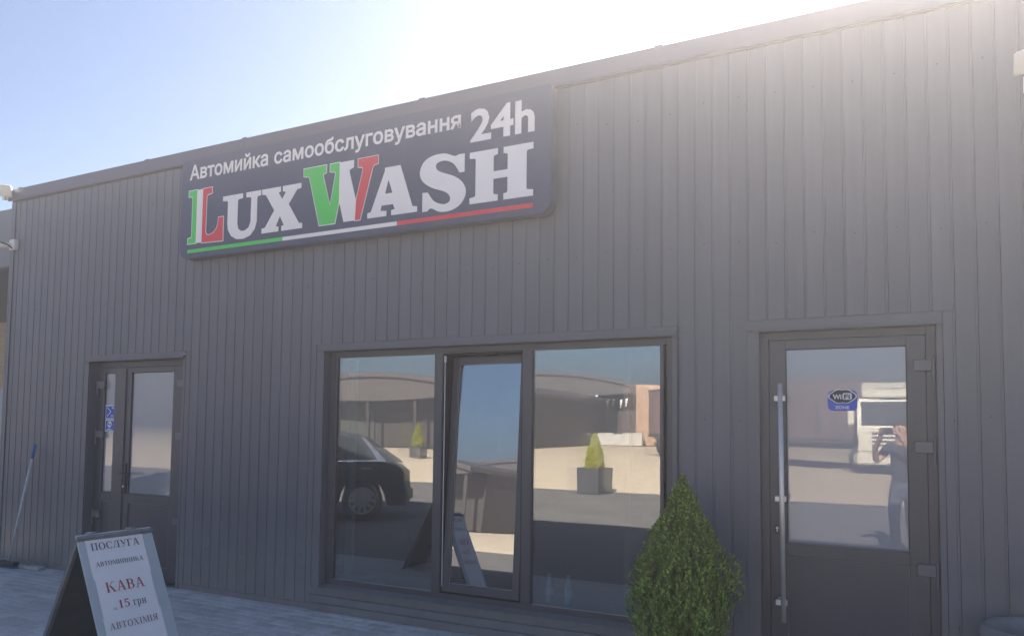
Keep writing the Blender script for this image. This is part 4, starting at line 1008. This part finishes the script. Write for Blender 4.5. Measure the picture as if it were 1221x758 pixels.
for s in (-1, 1):
    skinned('shoe', ({'h': (s * .11, -.055, .04, .043), 'm': (s * .115, .04, .042, .042), 't': (s * .125, .15, .034, .034)}, [('h', 'm'), ('m', 't')]), 'shoe', per)
    skinned('ear', ({'a': (s * .083, .012, 1.575, .014), 'b': (s * .087, .006, 1.55, .011)}, [('a', 'b')]), 'skin', per, 1)
    bm = B(); bmesh.ops.create_uvsphere(bm, u_segments=10, v_segments=8, radius=.012, matrix=Matrix.Translation((s * .030, .102, 1.560))); link('eye', bm, 'eye', per, True)
    bm = B(); bmesh.ops.create_uvsphere(bm, u_segments=8, v_segments=6, radius=.006, matrix=Matrix.Translation((s * .030, .1105, 1.560))); link('pupil', bm, 'dark', per, True)
    bm = B(); path(bm, [(s * .014, .112, 1.582), (s * .030, .112, 1.586), (s * .046, .102, 1.580)], .0035, n=6); link('eyebrow', bm, 'hair', per)
skinned('nose', ({'a': (0, .108, 1.562, .008), 'b': (0, .124, 1.530, .013), 'c': (0, .112, 1.520, .010)}, [('a', 'b'), ('b', 'c')]), 'skin', per, 1)
bm = B(); path(bm, [(-.022, .098, 1.498), (0, .105, 1.4965), (.022, .098, 1.498)], .005, n=6); link('mouth', bm, 'lip', per)
bm = B(); bmesh.ops.create_uvsphere(bm, u_segments=28, v_segments=18, radius=1)
rnd = random.Random(5)
for v in bm.verts:
    d = v.co.copy(); k = 1 + .04 * noise.noise(d * 6)
    v.co = Vector((d.x * .092 * k, .005 + d.y * .108 * k, 1.600 + d.z * .090 * k))
bmesh.ops.delete(bm, geom=[v for v in bm.verts if v.co.y > .045 and v.co.z < 1.625 or v.co.z < 1.53], context='VERTS')
h_ = link('hair', bm, 'hair', per, True); sm = h_.modifiers.new('thick', 'SOLIDIFY'); sm.thickness = .012
# the phone it holds: lens side towards the wall, just behind the camera's own place
ph = thing('phone', 'dark phone held up sideways in front of the photographer\'s face', 'phone', CAM)
ph.rotation_euler = RM.to_4x4().to_euler()
bm = B(); prism(bm, rrect(lx - .078, lx + .078, -.040, .034, .010), -.0, .0085, 'Y')
for v in bm.verts: x, y, z = v.co; v.co = Vector((x, z, y + .022))
bev(bm, .0012); link('case', bm, 'dark', ph)
bm = B(); prism(bm, rrect(lx - .073, lx + .073, -.036, .030, .008), 0, .0008)
for v in bm.verts: x, y, z = v.co; v.co = Vector((x, z, y + .0307))
link('screen', bm, 'carglass', ph)
bm = B()
for dx in (-.012, .012): tube(bm, (dx, 0, .0195), (dx, 0, .0218), .006, n=12)
link('lens_ring', bm, 'chrome', ph)

# ------------------------------------------------------------------ scattering volume added to imitate the lens's veiling glare
bm = B(); box(bm, -310, 310, -420, 310, -2.0, 7.4)
me = bpy.data.meshes.new('glare_haze'); bm.to_mesh(me); bm.free(); hz_ = bpy.data.objects.new('glare_haze', me); col.objects.link(hz_); hz_['kind'] = 'stuff'
m = bpy.data.materials.new('glare veil volume'); m.use_nodes = True; m.node_tree.nodes.clear()
o_ = m.node_tree.nodes.new('ShaderNodeOutputMaterial'); v_ = m.node_tree.nodes.new('ShaderNodeVolumePrincipled')
v_.inputs['Color'].default_value = (.95, .91, .93, 1); v_.inputs['Density'].default_value = .0105; v_.inputs['Anisotropy'].default_value = .58
m.node_tree.links.new(v_.outputs[0], o_.inputs['Volume']); me.materials.append(m)
